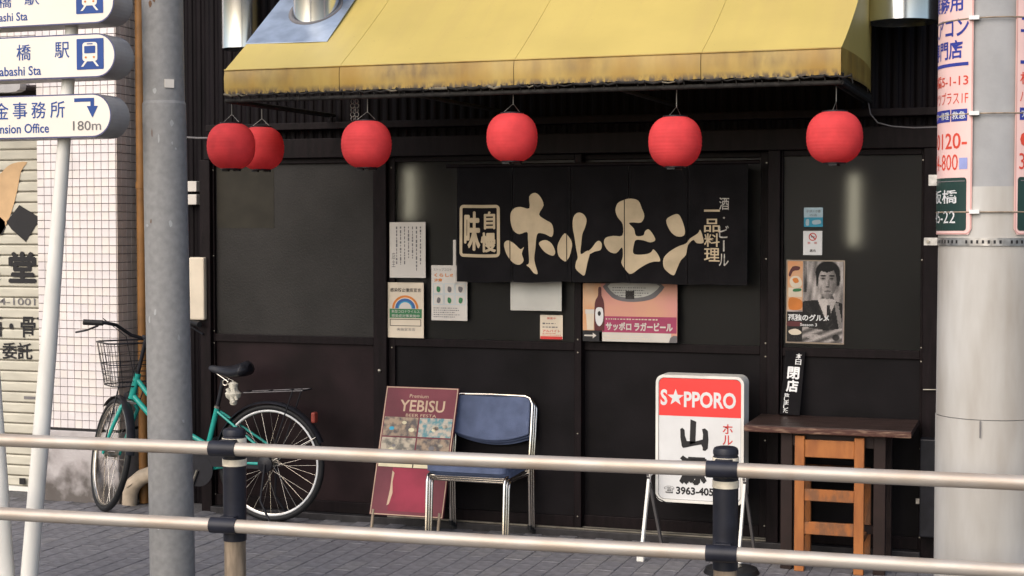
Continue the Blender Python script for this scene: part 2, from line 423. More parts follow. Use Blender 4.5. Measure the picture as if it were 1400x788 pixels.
# ================================================================= SETTING
b = MB(); b.box(-60, 60, -60, 60, -.40, -.131, 'asphalt'); struct(b.build('ground'))
b = MB(); b.box(-20, 14, -12, -2.95, -.130, -.125, 'asphalt'); struct(b.build('road'))
b = MB()
for i in range(-14, 8): b.box(i * .6 + .004, i * .6 + .596, -2.95, -2.80, -.13, .004, 'kerb')
struct(b.build('kerb', bevel=.012))
b = MB(); b.box(-9, 5, -2.798, 1.5, -.12, -.004, 'joint_sand')
pave = struct(b.build('pavement'))
# brick paving: long joints run at right angles to the wall, courses staggered
pv = [MB() for _ in range(9)]
def brick_mesh(b, ox, oy, m):
    w_, l_, h_, e = .0982, .1982, .02, .003
    b.add([(ox, oy, -h_), (ox + w_, oy, -h_), (ox + w_, oy + l_, -h_), (ox, oy + l_, -h_),
           (ox, oy, -e), (ox + w_, oy, -e), (ox + w_, oy + l_, -e), (ox, oy + l_, -e),
           (ox + e, oy + e, 0), (ox + w_ - e, oy + e, 0), (ox + w_ - e, oy + l_ - e, 0), (ox + e, oy + l_ - e, 0)],
          [(0, 1, 5, 4), (1, 2, 6, 5), (2, 3, 7, 6), (3, 0, 4, 7), (4, 5, 9, 8), (5, 6, 10, 9), (6, 7, 11, 10), (7, 4, 8, 11), (8, 9, 10, 11)], m)
protos = []
for m in ('brick_a', 'brick_b', 'brick_c'):
    q = MB(); brick_mesh(q, -.0491, -.0991, m); o = q.build('brick', pave); protos.append(o.data); bpy.data.objects.remove(o)
rest = MB(); cells = []
for i in range(-88, 48):
    x = i * .1
    for j in range(-15, 1):
        y = j * .2 + (.1 if i % 2 else 0)
        if y + .2 > .02 or y < -2.79: continue
        cells.append((x, y))
def visible(c):
    p = Vector((c[0] + .05, c[1] + .1, 0)) - CAM; q = ROT.transposed() @ p
    px = CX + FPX * q.x / -q.z; py = CY - FPX * q.y / -q.z
    return (60 < px < 1290 and py < 786, -q.z)
vis = sorted([c for c in cells if visible(c)[0]], key=lambda c: visible(c)[1])[:300]
vset = set(vis)
for c in cells:
    m = random.choices((0, 1, 2), (5, 3, 2))[0]; dz = random.uniform(-.0012, .0018)
    if c in vset:
        o = bpy.data.objects.new('brick', protos[m]); C.objects.link(o); o.parent = pave
        o.location = (c[0] + .05, c[1] + .1, dz); o.rotation_euler = (random.uniform(-.006, .006), random.uniform(-.012, .012), random.uniform(-.01, .01))
    else:
        brick_mesh(rest, c[0] + .0009, c[1] + .0009, ('brick_a', 'brick_b', 'brick_c')[m])
o = rest.build('brick_paving', pave); o['kind'] = 'stuff'

# ================================================================= TILED BUILDING (left) with roller shutter
XC = X_(160.5); XS = X_(52); ZP = at(110, 587, 0).z
tb = thing('tiled_building', 'white tiled building at the left with dark grout and a beige roller shutter', 'building', (XC - 1, .5, 0))
b = MB()
b.box(XS, XC - .006, .006, 1.2, ZP, 4.2, 'grout')
b.box(-9, XS, .25, 1.2, 0, 4.2, 'grout')
b.box(-9, XS, .006, .25, 2.52, 4.2, 'grout')
b.build('wall', tb)
b = MB(); b.box(XS, XC, -.004, 1.2, -.01, ZP - .012, 'plinth'); b.build('plinth', tb, bevel=.008)
b = MB(); b.box(XS, XC - .002, .002, 1.2, ZP - .012, ZP, 'ink_black'); b.build('drip_joint', tb)
T = .0505
def tile_proto(m, side=False):
    q = MB(); h = T / 2 - .0011; e = .0014
    if not side:
        q.add([(-h, 0, -h), (h, 0, -h), (h, 0, h), (-h, 0, h), (-h + e, -.006, -h + e), (h - e, -.006, -h + e), (h - e, -.006, h - e), (-h + e, -.006, h - e)],
              [(0, 1, 5, 4), (1, 2, 6, 5), (2, 3, 7, 6), (3, 0, 4, 7), (4, 5, 6, 7)], m)
    else:
        q.add([(0, -h, -h), (0, h, -h), (0, h, h), (0, -h, h), (.006, -h + e, -h + e), (.006, h - e, -h + e), (.006, h - e, h - e), (.006, -h + e, h - e)],
              [(0, 1, 5, 4), (1, 2, 6, 5), (2, 3, 7, 6), (3, 0, 4, 7), (4, 5, 6, 7)], m)
    return q
tp = []
for m in ('tile', 'tile_warm'):
    o = tile_proto(m).build('tile'); tp.append(o.data); bpy.data.objects.remove(o)
o = tile_proto('tile_side_shaded', True).build('tile'); tps = o.data; bpy.data.objects.remove(o)
nc = int((XC - XS) / T); restt = MB(); ntile = 0
for i in range(nc + 1):
    x = XC - .004 - T * (i + .5)
    for j in range(int((4.2 - ZP) / T)):
        z = ZP + T * (j + .5) + .003; m = 0 if random.random() < .62 else 1
        if x - T / 2 < XS: continue
        p = at(0, 0, 0); seen = z < 3.05
        if seen and i < 6 and ntile < 290 and j < 52:
            o = bpy.data.objects.new('tile', tp[m]); C.objects.link(o); o.parent = tb; o.matrix_parent_inverse = Matrix.Translation(-tb.location)
            o.location = (x, .006, z); o.rotation_euler = (random.uniform(-.006, .006), 0, random.uniform(-.008, .008)); ntile += 1
        else:
            q = tile_proto(('tile', 'tile_warm')[m]); restt.add([(v[0] + x, v[1] + .006, v[2] + z) for v in q.v], q.f, ('tile', 'tile_warm')[m])
for j in range(int((4.2 - ZP) / T)):          # return face of the corner
    for i in range(5):
        q = tile_proto('tile_side_shaded', True); z = ZP + T * (j + .5) + .003; y = .004 + T * (i + .5)
        restt.add([(v[0] + XC - .006, v[1] + y, v[2] + z) for v in q.v], q.f, 'tile_side_shaded')
for j in range(int((4.2 - 2.53) / T)):        # lintel over the shutter
    for i in range(40):
        q = tile_proto('tile'); z = 2.53 + T * (j + .5); x = XS - T * (i + .5)
        restt.add([(v[0] + x, v[1] + .006, v[2] + z) for v in q.v], q.f, 'tile' if random.random() < .6 else 'tile_warm')
o = restt.build('wall_tiles', tb); o['kind'] = 'stuff'
# shutter
sh = MB(); sh.box(-9, XS, .235, .25, 0, 2.52, 'shutter_groove'); shu = sh.build('shutter', tb)
for k in range(36):
    z = .03 + k * .0665
    q = MB(); q.add([(-9, .232, z), (XS - .01, .232, z), (XS - .01, .222, z + .008), (XS - .01, .220, z + .052), (XS - .01, .230, z + .062), (-9, .222, z + .008), (-9, .220, z + .052), (-9, .230, z + .062)],
                    [(0, 1, 2, 5), (5, 2, 3, 6), (6, 3, 4, 7)], 'shutter')
    q.build('slat', shu)
b = MB(); b.box(XS - .012, XS - .002, .19, .24, 0, 2.5, 'shutter'); b.build('guide_rail', shu)
b = MB(); b.box(-9, XS - .02, .205, .226, .0, .03, 'white_paint'); b.build('bottom_bar', shu)
def fy(Y, box):
    x0, y0, x1, y1 = box
    a = Vector((at(x0, 0, Y).x, Y, at((x0 + x1) / 2, y1, Y).z)); W = X_(x1, Y) - X_(x0, Y); H = at((x0 + x1) / 2, y0, Y).z - a.z
    return Face(plane_fn(a, (1, 0, 0), (0, 0, 1)), box, W, H)
f = fy(.2185, (-60, 180, 60, 600))
f.poly(smooth_poly([(-20, 262), (0, 235), (14, 224), (34, 222), (26, 234), (20, 262), (12, 290), (2, 312), (-12, 330), (-26, 330)]), 'swoosh')
f.poly([(5, 303), (23, 280), (50, 297), (45, 308), (31, 330), (12, 313)], 'ink_black')
f.poly([(-22, 308), (-6, 294), (3, 302), (4, 311), (-1, 320), (-20, 322)], 'ink_black')
f.text('堂', 7, 343, 45, 386, 'ink_black', .03); f.text('薬', -42, 343, -4, 386, 'ink_black', .03)
f.text('3964-1001', -33, 406.5, 43, 416, 'ink_grey', .005)
f.text('書画・骨董', -46, 430, 66, 460, 'ink_black', .02)
f.text('委託', -3, 467, 38, 490, 'ink_black', .02)
f.rect(26, 540, 44, 544, 'ink_grey')
f.build('lettering', shu)
b = MB(); p = at(32, 658, .21); b.box(p.x - .02, p.x + .02, .195, .205, p.z - .02, p.z + .02, 'ink_black'); b.build('lock', shu)
# dark curved hood over the shop entrance
b = MB(); a = at(30, 122, -.05)
b.prism(smooth_poly([(-.5, -.02), (-.2, -.02), (.0, -.02), (.03, .03), (-.01, .075), (-.12, .1), (-.3, .1), (-.5, .1)]), lambda u, v, d: a + Vector((u, -d, v)), 0, .06, 'sign_grey')
tag(b.build('entrance_hood'), 'small dark rounded hood on the tiled wall above the shutter', 'hood')
# brown pipe
p = at(193.5, 300, .10)
dp = thing('brown_downpipe', 'ochre brown vertical pipe running up between tiled corner and grey steel pole', 'pipe', (p.x, .1, 0))
b = MB(); b.tube((p.x, .1, 0), (p.x, .1, 4.2), .029, 'brown_pipe', 14); b.build('pipe', dp)
for z in (.6, 1.9, 3.2): b = MB(); b.tube((p.x, .1, z), (p.x, .1, z + .04), .033, 'brown_pipe', 14); b.box(p.x - .01, p.x + .01, .12, .22, z, z + .03, 'brown_pipe'); b.build('bracket', dp)

# ================================================================= RESTAURANT BUILDING
XL, XR = X_(288), X_(1283)
rb = thing('restaurant_building', 'narrow dark restaurant front of black corrugated sheet, brown timber and smoked glass', 'restaurant', ((XL + XR) / 2, .5, 0))
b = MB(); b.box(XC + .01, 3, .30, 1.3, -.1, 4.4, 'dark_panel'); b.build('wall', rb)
def corrug(x0, x1, z0, z1, y, pitch=.058, dep=.012):
    q = MB(); n = max(1, int((x1 - x0) / pitch)); pts = []
    for i in range(n):
        x = x0 + i * pitch
        pts += [(x, y), (x + pitch * .14, y - dep * .3), (x + pitch * .25, y - dep * .85), (x + pitch * .38, y - dep), (x + pitch * .55, y - dep), (x + pitch * .68, y - dep * .85), (x + pitch * .79, y - dep * .3)]
    pts.append((x0 + n * pitch, y))
    vs = [(x, yy, z0) for x, yy in pts] + [(x, yy, z1) for x, yy in pts]; N = len(pts)
    q.add(vs, [(i, i + 1, N + i + 1, N + i) for i in range(N - 1)], 'corrugated')
    return q
ZB0, ZB1 = 2.06, 2.17
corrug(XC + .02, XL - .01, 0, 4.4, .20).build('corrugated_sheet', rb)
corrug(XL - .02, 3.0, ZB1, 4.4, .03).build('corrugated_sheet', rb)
b = MB(); b.box(XR + .01, 3.0, .0, .3, 0, ZB1 - .002, 'dark_panel'); b.build('side_wall', rb)
b = MB(); b.box(XL - .02, XR + .02, -.035, .2, ZB0, ZB1, 'dark_wood'); b.build('beam', rb, bevel=.004)
b = MB(); b.box(XL, XR, -.05, .2, ZB1 + .05, ZB1 + .09, 'dark_wood'); b.build('header_rail', rb, bevel=.004)
posts = [(X_(277), X_(291)), (X_(513), X_(531)), (X_(1050), X_(1067)), (X_(1262), X_(1282))]
for a_, c_ in posts:
    b = MB(); b.box(a_, c_, -.03, .15, 0, ZB0, 'dark_wood'); b.build('post', rb, bevel=.004)
b = MB(); b.box(posts[0][1], posts[3][0], -.05, .2, -.01, .035, 'threshold'); b.build('threshold', rb, bevel=.004)
ZM0, ZM1 = 1.0, 1.045
def bay(x0, x1, name, glass, panel, y=0.0, st=.03):
    fr = MB(); yb = y + .05
    fr.box(x0, x0 + st, y, yb, .036, ZB0, 'dark_wood'); fr.box(x1 - st, x1, y, yb, .036, ZB0, 'dark_wood')
    fr.box(x0 + st, x1 - st, y, yb, ZM0, ZM1, 'dark_wood'); fr.box(x0 + st, x1 - st, y, yb, .036, .10, 'dark_wood')
    fr.box(x0 + st, x1 - st, y, yb, ZB0 - .03, ZB0, 'dark_wood')
    f_ = fr.build(name, rb, bevel=.003)
    q = MB(); q.box(x0 + st, x1 - st, y + .022, y + .03, ZM1, ZB0 - .03, glass); q.build('pane', f_)
    q = MB(); q.box(x0 + st, x1 - st, y + .018, y + .03, .10, ZM0, panel); q.build('panel', f_)
    return f_
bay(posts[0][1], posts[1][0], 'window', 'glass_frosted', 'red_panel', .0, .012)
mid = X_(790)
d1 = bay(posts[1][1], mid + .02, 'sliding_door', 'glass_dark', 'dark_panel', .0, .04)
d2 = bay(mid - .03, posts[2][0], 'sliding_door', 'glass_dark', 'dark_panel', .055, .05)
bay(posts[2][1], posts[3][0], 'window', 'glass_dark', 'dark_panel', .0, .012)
b = MB(); b.box(posts[0][1] + .02, X_(373), .0205, .0218, at(330, 312, 0).z, ZB0 - .032, 'curtain'); b.build('window_film', rb)
b = MB()
for x_ in (posts[1][1] + .02, mid + .0, posts[2][0] - .02, posts[0][1] + .006, posts[3][0] - .006):
    for z_ in (.10, .55, .99, 1.06, 1.5, 2.0): b.lathe((x_, -.001 if x_ < mid + .01 or x_ > posts[2][0] else .054, z_), [(0, -.0015), (.004, -.001), (.005, .001)], 'steel_dark', 8, 'y')
o = b.build('screws', rb); o['kind'] = 'stuff'
b = MB(); b.box(posts[1][1], posts[2][0], -.028, -.018, .036, .044, 'steel_dark'); b.box(posts[1][1], posts[2][0], .03, .038, .036, .042, 'steel_dark'); o = b.build('door_track', rb); o['kind'] = 'stuff'
p = at(1048, 531, -.03)
b = MB(); b.box(p.x - .008, p.x + .008, .035, .056, p.z - .05, p.z + .05, 'black_plastic'); b.build('door_handle', rb)
p = at(519, 507, -.03); b = MB(); b.lathe((p.x, -.032, p.z), [(0, -.008), (.008, -.006), (.012, 0), (.012, .004)], 'steel_dark', 12, 'y'); b.build('lock', rb)
# glowing tubes added behind the smoked glass to make its soft upright streaks
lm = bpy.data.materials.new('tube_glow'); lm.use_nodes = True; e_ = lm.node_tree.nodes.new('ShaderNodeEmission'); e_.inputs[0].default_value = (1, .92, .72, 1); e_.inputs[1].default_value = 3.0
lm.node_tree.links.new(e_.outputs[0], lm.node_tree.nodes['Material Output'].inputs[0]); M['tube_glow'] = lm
for px, y0, y1, lab in ((561, 232, 300, 'added glow tube for the soft streak in the smoked glass above the handwritten notice'),
                        (1168, 240, 335, 'added glow tube for the soft streak in the smoked glass right of the blue sticker')):
    t = at(px, y0, .19); u = at(px, y1, .19); lt = thing('added_glow_tube', lab, 'lamp', (t.x, .19, u.z), 'added glow tubes behind the glass')
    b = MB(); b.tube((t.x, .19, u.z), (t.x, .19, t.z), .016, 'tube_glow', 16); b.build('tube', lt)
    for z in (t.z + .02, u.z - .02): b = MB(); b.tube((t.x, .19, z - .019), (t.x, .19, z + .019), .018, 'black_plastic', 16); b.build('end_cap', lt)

# ================================================================= AWNING
YF = -1.20
A_L, A_R = at(307, 95, YF).x, at(1150, 69, YF).x
ZT, ZV = 2.437, 2.318
BL, BR = Vector((A_L, 0, 3.30)), Vector((A_R + .008, 0, 3.29))
aw = thing('awning', 'long yellow fabric awning with a mildewed valance over the restaurant front', 'awning', ((A_L + A_R) / 2, -.6, ZV))
def slope(u, v): # u 0..1 along, v 0..1 up the slope
    a = Vector((A_L, YF, ZT)).lerp(Vector((A_R, YF, ZT - .002)), u); c = BL.lerp(BR, u)
    p = a.lerp(c, v); p.x += .032 * u * math.sin(math.pi * v) ** .8 if v < 1 else 0; p.z -= .016 * math.sin(math.pi * v) * (1 + 1.2 * math.sin(u * math.pi * 4) ** 2); return p
b = MB(); NU, NV = 60, 16
vs_ = [slope(i / NU, j / NV) for j in range(NV + 1) for i in range(NU + 1)]
b.add(vs_, [(j * (NU + 1) + i, j * (NU + 1) + i + 1, (j + 1) * (NU + 1) + i + 1, (j + 1) * (NU + 1) + i) for j in range(NV) for i in range(NU)], 'awning_yellow', True)
b.build('canopy', aw)
seams = [0] + [(X_(p_, YF) - A_L) / (A_R - A_L) for p_ in (465.5, 703, 957)] + [1]
rv = random.Random(3)
for k in range(4):
    b = MB(); n = 24; vs_ = []
    x0 = A_L + (A_R - A_L) * seams[k] + (.0015 if k else 0); x1 = A_L + (A_R - A_L) * seams[k + 1] - (.0015 if k < 3 else 0)
    for i in range(n + 1):
        x = x0 + (x1 - x0) * i / n; o_ = .003 * math.sin(x * 9) 
        lo = ZV + rv.uniform(-.004, .004)
        vs_ += [(x, YF - .001, ZT - .0005), (x, YF - .006 + o_, ZT - .04), (x, YF - .004 + o_, lo + .03), (x, YF - .001 + o_, lo)]
    b.add(vs_, [(i * 4 + j + 1, i * 4 + j, (i + 1) * 4 + j, (i + 1) * 4 + j + 1)[::-1] for i in range(n) for j in range(3)], 'awning_yellow', True)
    b.build('valance', aw)
b = MB(); b.sweep([slope(i / 40, 0) + Vector((0, -.002, .0)) for i in range(41)], .0045, 'awning_yellow', 8); b.build('piping', aw)
for u_ in seams[1:-1]:
    b = MB(); b.sweep([slope(u_, k / 14) + Vector((0, 0, .0005)) for k in range(15)], .0022, 'awning_yellow', 6); b.build('seam', aw)
for sgn in (1,):
    b = MB(); zt = [(0, ZT)] + [(j / 8, slope(0 if sgn < 0 else 1, j / 8).z) for j in range(1, 9)]
    top = [slope(0 if sgn < 0 else 1, j / 8) for j in range(9)]; bot = [Vector((p.x, p.y, ZV + (.02 if sgn > 0 else .004) * j / 8)) for j, p in enumerate(top)]
    b.add(top + bot, [(j, j + 1, 9 + j + 1, 9 + j) for j in range(8)], 'awning_yellow'); b.build('side_panel', aw)
# sooty lacing and front bar underneath
b = MB()
b.tube((A_L, YF + .012, ZV - .030), (A_R, YF + .012, ZV - .030), .011, 'soot', 10)
b.tube((A_R, YF + .012, ZV - .030), (BR.x, -.02, ZV - .02), .011, 'soot', 10)
b.tube((A_L, YF + .012, ZV - .030), (A_L, -.02, ZV - .02), .011, 'soot', 10)
b.build('frame_bar', aw)
b = MB(); x = A_L
while x < A_R:
    L = rv.uniform(.035, .10)
    b.sweep([(x, YF - .006, ZV + rv.uniform(-.004, .004)), (x + L * .5, YF - .008, ZV - .008 + rv.uniform(-.004, .004)), (x + L, YF - .006, ZV - .004)], rv.uniform(.003, .008), 'soot' if rv.random() < .86 else 'soot_pale', 6)
    b.tube((x + L, YF - .003, ZV + .006), (x + L + .008, YF + .004, ZV - .036), .0028, 'soot', 5)
    x += L * rv.uniform(.8, 1.05)
y = YF
while y < -.05:
    fx = A_R + (BR.x - A_R) * (y - YF) / 1.2
    b.tube((fx + .004, y, ZV + .012), (fx + .004, y + .02, ZV - .03), .004, 'soot', 5); b.tube((fx + .004, y + .02, ZV - .03), (fx + .004, y + .045, ZV + .012), .004, 'soot', 5); y += .045
b.build('lacing', aw)
for u in (.01, .34, .67, .99):
    b = MB(); p0 = slope(u, 0) - Vector((0, -.02, .04)); p1 = slope(u, 1) - Vector((0, .02, .06))
    b.tube(p0, p1, .012, 'soot', 8); b.build('rafter', aw)
    b = MB(); b.tube((p0.x, YF + .012, ZV - .03), (p1.x, .0, 2.3), .010, 'soot', 8); b.build('arm', aw)
# metal flashing plate on the slope and the duct through it
def on_slope(X, Y): 
    v = (Y - YF) / -YF; u = (X - A_L) / (A_R - A_L); p = slope(max(0, min(1, u)), v); return Vector((X, Y, p.z + .006))
b = MB(); pl = [on_slope(A_L - .005, -.975), on_slope(-3.335, -.965), on_slope(-3.36, -.3), on_slope(A_L - .005, -.3)]
b.add(pl + [p - Vector((0, 0, .004)) for p in pl], [(0, 1, 2, 3), (7, 6, 5, 4), (0, 4, 5, 1), (1, 5, 6, 2), (2, 6, 7, 3), (3, 7, 4, 0)], 'plate_metal')
tag(b.build('flashing_plate'), 'blue grey sheet metal plate lying on the left end of the yellow awning', 'metal plate')
def duct(cx, cy, r, z0, z1, label, sk=None):
    t = thing('exhaust_duct', label, 'duct', (cx, cy, z0), 'galvanised ducts above the awning')
    b = MB(); b.lathe((cx, cy, 0), [(r - .004, z0 + .02), (r - .004, z0), (r, z0), (r, z0 + .6), (r + .003, z0 + .605), (r + .003, z0 + .62), (r, z0 + .625), (r, z1)], 'galv_duct', 48); b.build('pipe', t)
    if sk:
        b = MB(); pts = []
        for k in range(33):
            a = 2 * math.pi * k / 32; p = on_slope(cx + (r + .012) * math.cos(a), cy + (r + .012) * math.sin(a)); pts.append(p + Vector((0, 0, .006)))
        b.sweep(pts[:-1], .012, 'ink_grey', 8, closed=True); b.build('collar', t)
    else:
        b = MB(); b.lathe((cx, cy, 0), [(0, z0 + .05), (r - .006, z0 + .05)], 'soot', 32); b.build('inner_baffle', t)
p = at(334, 68, -.3); duct(p.x, -.3, .125, p.z, 4.4, 'shiny vertical duct ending in the air left of the awning')
p = at(418.5, 28, -.8); duct(p.x, -.68, .12, p.z - .12, 4.4, 'shiny duct rising through the metal plate on the awning', True)
p = at(1232.5, 37, -.25); duct(p.x, -.25, .172, p.z + .02, 4.4, 'widest shiny duct hanging at the right end of the awning')
# wires
b = MB(); P = [at(x, y, -.08) for x, y in ((1186, 118), (1187, 140), (1190, 156), (1200, 168), (1220, 173), (1250, 175), (1282, 174))]
b.sweep(P, .0035, 'ink_grey', 6); tag(b.build('cable'), 'thin grey cable sagging right of the awning below the widest duct', 'cable')
b = MB(); P = [at(x, y, -.05) for x, y in ((254, 188), (270, 189), (300, 189))]; b.sweep(P, .006, 'ink_grey', 8)
tag(b.build('wall_pipe'), 'short grey horizontal conduit behind the leftmost lantern', 'conduit')
ch = MB()
for k in range(5):
    a = at(482, 139 + k * 6, -1.1)
    ch.ring(a, .011, .0022, 'wire', e1=Vector((1, 0, 0)) if k % 2 else Vector((.3, 1, 0)).normalized(), N=12, n=5)
    ch.ring(a + Vector((.022, 0, 0)), .011, .0022, 'wire', e1=Vector((1, 0, 0)) if k % 2 else Vector((.3, 1, 0)).normalized(), N=12, n=5)
tag(ch.build('hanging_chain'), 'short double chain hanging from the awning bar beside the third lantern from the left', 'chain')

# ================================================================= LANTERNS
def make_lantern(c, r, h, label, turn):
    t = thing('paper_lantern', label, 'lantern', c, 'red paper lanterns under the awning')
    b = MB(); prof = []; N = 96
    for k in range(N + 1):
        a = -math.pi / 2 + math.pi * k / N
        ca, sa = math.cos(a), math.sin(a)
        rr = r * (abs(ca) ** .80); zz = h * math.copysign(abs(sa) ** .88, sa)
        if rr < r * .40: continue
        prof.append((rr * (1 + .004 * math.cos(k * math.pi / 2)), zz))
    b.lathe(c, prof, 'lantern_red', 40); b.build('paper_shade', t)
    zt = prof[-1][1]; zb = prof[0][1]
    b = MB(); b.lathe(c, [(r * .30, zt + .004), (r * .46, zt + .004), (r * .46, zt - .006), (r * .30, zt - .006), (r * .30, zt + .004)], 'black_plastic', 28); b.build('top_ring', t)
    b = MB(); b.lathe(c, [(r * .34, zb - .004), (r * .42, zb - .004), (r * .42, zb + .004), (r * .34, zb + .004), (r * .34, zb - .004)], 'black_plastic', 28)
    for s in (-1, 1):
        d = Vector((math.cos(turn), math.sin(turn), 0)) * s * r * .26
        b.box(c.x + d.x - .017, c.x + d.x + .017, c.y + d.y - .01, c.y + d.y + .01, c.z + zb - .013, c.z + zb - .003, 'black_plastic')
    b.build('bottom_ring', t)
    b = MB(); d = Vector((math.cos(turn), math.sin(turn), 0)) * r * .42
    b.sweep([c + d + Vector((0, 0, zt)), c + Vector((.006, 0, zt + .045)), c - d + Vector((0, 0, zt))], .0018, 'wire', 5)
    b.tube(c + Vector((.006, 0, zt + .04)), (c.x + .006, c.y, ZV - .03), .0022, 'wire', 6); b.build('hanger', t)
    return t
lan = [(316, 200, -1.12, 'leftmost red paper lantern, in front of a second one'),
       (357, 203, -.66, 'deeper red paper lantern half hidden behind the leftmost one'),
       (501, 197.5, -1.12, 'red paper lantern hanging beside the short double chain'),
       (700, 188, -1.12, 'red paper lantern in the middle, over the first big letter of the black cloth'),
       (923, 194, -1.12, 'red paper lantern over the right half of the black cloth'),
       (1141, 188, -1.12, 'rightmost red paper lantern, at the right corner of the awning')]
for i, (px, py, Y, lab) in enumerate(lan):
    c = at(px, py, Y); make_lantern(c, .1195 + .0012 * (i % 3), .118 - .001 * (i % 2), lab, .3 * i)

# ================================================================= NOREN
NY = -.13
nx0, nx1 = X_(625, NY), X_(1022, NY); nz0, nz1 = at(820, 387, NY).z, at(820, 226, NY).z
def nfn(u, v, d):
    x = nx0 + u; k = 1 - v / (nz1 - nz0)
    y = NY - .015 * k * math.sin(x * 17.0 + .6) - .004 * math.sin(x * 41 + v * 3) * k
    return Vector((x, y - d, nz0 + v + (.004 * math.sin(x * 5) + .002 * math.sin(x * 23)) * k))
no = thing('noren_curtain', 'black cloth shop curtain of five strips with large cream brush lettering', 'shop curtain', ((nx0 + nx1) / 2, NY, nz0))
ub = [0] + [X_(p_, NY) - nx0 for p_ in (700.5, 780, 859, 940)] + [nx1 - nx0]
for k in range(5):
    b = MB(); u0 = ub[k] + (.0015 if k else 0); u1 = ub[k + 1] - (.0015 if k < 4 else 0); n, m_ = 14, 16; H = nz1 - nz0
    vs_ = [nfn(u0 + (u1 - u0) * i / n, H * j / m_, 0) for j in range(m_ + 1) for i in range(n + 1)]
    b.add(vs_, [(j * (n + 1) + i, j * (n + 1) + i + 1, (j + 1) * (n + 1) + i + 1, (j + 1) * (n + 1) + i) for j in range(m_) for i in range(n)], 'noren', True)
    b.build('cloth_strip', no)
b = MB(); b.tube((nx0 - .06, NY, nz1 + .005), (nx1 + .06, NY, nz1 + .005), .011, 'dark_wood', 10); b.build('curtain_rod', no)
f = Face(lambda u, v, d: nfn(u, v, d + .0035), (625, 226, 1022, 387), nx1 - nx0, nz1 - nz0, cut=.02)
z7 = lambda P: [(620 + x / 5.255, 250 + y / 5.255) for x, y in P]
z8 = lambda P: [(820 + x / 5.252, 250 + y / 5.252) for x, y in P]
z5 = lambda P: [(600 + x / 3.03, 220 + y / 3.03) for x, y in P]
strokes = [
 z7([(572, 95), (615, 68), (655, 100), (678, 160), (645, 225), (690, 265), (735, 295), (748, 350), (735, 392), (690, 370), (640, 362), (625, 400), (620, 470), (612, 540), (620, 590), (637, 655), (610, 650), (580, 612), (556, 592), (575, 575), (570, 480), (565, 400), (558, 352), (500, 368), (455, 345), (432, 290), (430, 220), (460, 180), (510, 170), (574, 180)]),
 z7([(380, 435), (410, 415), (460, 440), (508, 478), (536, 462), (520, 510), (535, 560), (500, 592), (450, 580), (405, 530), (385, 480)]),
 z7([(645, 432), (690, 413), (735, 440), (760, 500), (745, 530), (700, 510), (665, 475)]),
 z7([(785, 430), (825, 368), (860, 395), (882, 440), (870, 510), (848, 556), (825, 572), (785, 535), (775, 480)]),
 z7([(892, 250), (925, 215), (965, 225), (990, 265), (980, 320), (960, 370), (952, 440), (948, 515), (998, 490), (1015, 512), (1000, 570), (988, 630), (975, 670), (945, 655), (908, 620), (912, 572), (925, 540), (912, 470), (900, 390), (887, 320)]),
 z5([(636, 380), (655, 362), (672, 340), (686, 334), (697, 348), (692, 372), (668, 378), (645, 388)]),
 z8([(205, 125), (250, 115), (305, 130), (330, 185), (348, 240), (325, 285), (270, 285), (240, 292), (275, 330), (290, 380), (340, 378), (352, 350), (378, 335), (410, 370), (428, 412), (390, 428), (340, 413), (290, 410), (275, 440), (268, 500), (300, 515), (370, 510), (400, 495), (415, 478), (450, 515), (465, 560), (420, 565), (370, 580), (310, 615), (270, 645), (240, 652), (205, 615), (185, 575), (195, 530), (190, 465), (150, 510), (100, 495), (68, 440), (80, 400), (130, 385), (192, 380), (195, 300), (160, 250), (145, 200), (160, 150)]),
 z8([(505, 270), (545, 235), (585, 225), (610, 260), (632, 330), (625, 375), (575, 380), (530, 340)]),
 z8([(490, 540), (530, 490), (590, 450), (640, 430), (668, 395), (720, 360), (735, 335), (752, 380), (757, 427), (712, 428), (690, 405), (655, 440), (640, 510), (605, 550), (580, 610), (560, 655), (520, 635), (490, 600)])]
for s in strokes: f.poly(smooth_poly(s)[::-1], 'cream_ink')
for q in (700.6, 780, 859.4): f.rect(q - .55, 245, q + .55, 383, 'noren', 2)
f.frame(629.5, 279, 686.5, 352, 4.3, 'cream_ink', r=6)
f.text('味', 636.5, 288, 659, 343, 'cream_ink', .035)
f.text('自', 664, 288, 680, 313, 'cream_ink', .035); f.text('慢', 659.5, 317, 681, 345, 'cream_ink', .03)
f.vtext('一品料理', 965, 279, 986, 357, 'cream_ink', .012, gap=.08)
f.vtext('酒・ビール', 985, 270, 998, 363, 'pale_ink', .006)
f.mb.build('lettering', no)

# ================================================================= NOTICES ON THE GLASS
rr_ = random.Random(11)
f = sheet('notice', 'white paper with vertical handwriting, topmost of the two at the left of the door', 'notice', (533, 304, 582, 380), -.012)
f.lines(540, 310, 578, 372, 7, 'ink_grey', rr_, vert=True, t=.3); f.vtext('店主', 536, 345, 541, 366, 'ink_grey'); f.build('handwriting', f.root)
f = sheet('rainbow_notice', 'cream notice with a rainbow arch and green band, below the handwritten paper', 'notice', (530.5, 386.5, 579.5, 462), -.012, 'paper_cream')
for k, (m, r0, r1) in enumerate((('ink_orange', 18, 15), ('paper_cream', 15, 13.8), ('ink_blue', 13.8, 10), ('ink_teal', 10, 8.5), ('paper', 8.5, 0.01))):
    N = 16; a_ = [(554.5 + r0 * math.cos(math.pi * i / N), 422 - r0 * math.sin(math.pi * i / N)) for i in range(N + 1)]; c_ = [(554.5 + r1 * math.cos(math.pi * i / N), 422 - r1 * math.sin(math.pi * i / N)) for i in range(N + 1)]
    f.shape(a_ + c_, [(i, i + 1, N + 2 + i, N + 1 + i) for i in range(N)], m, 1)
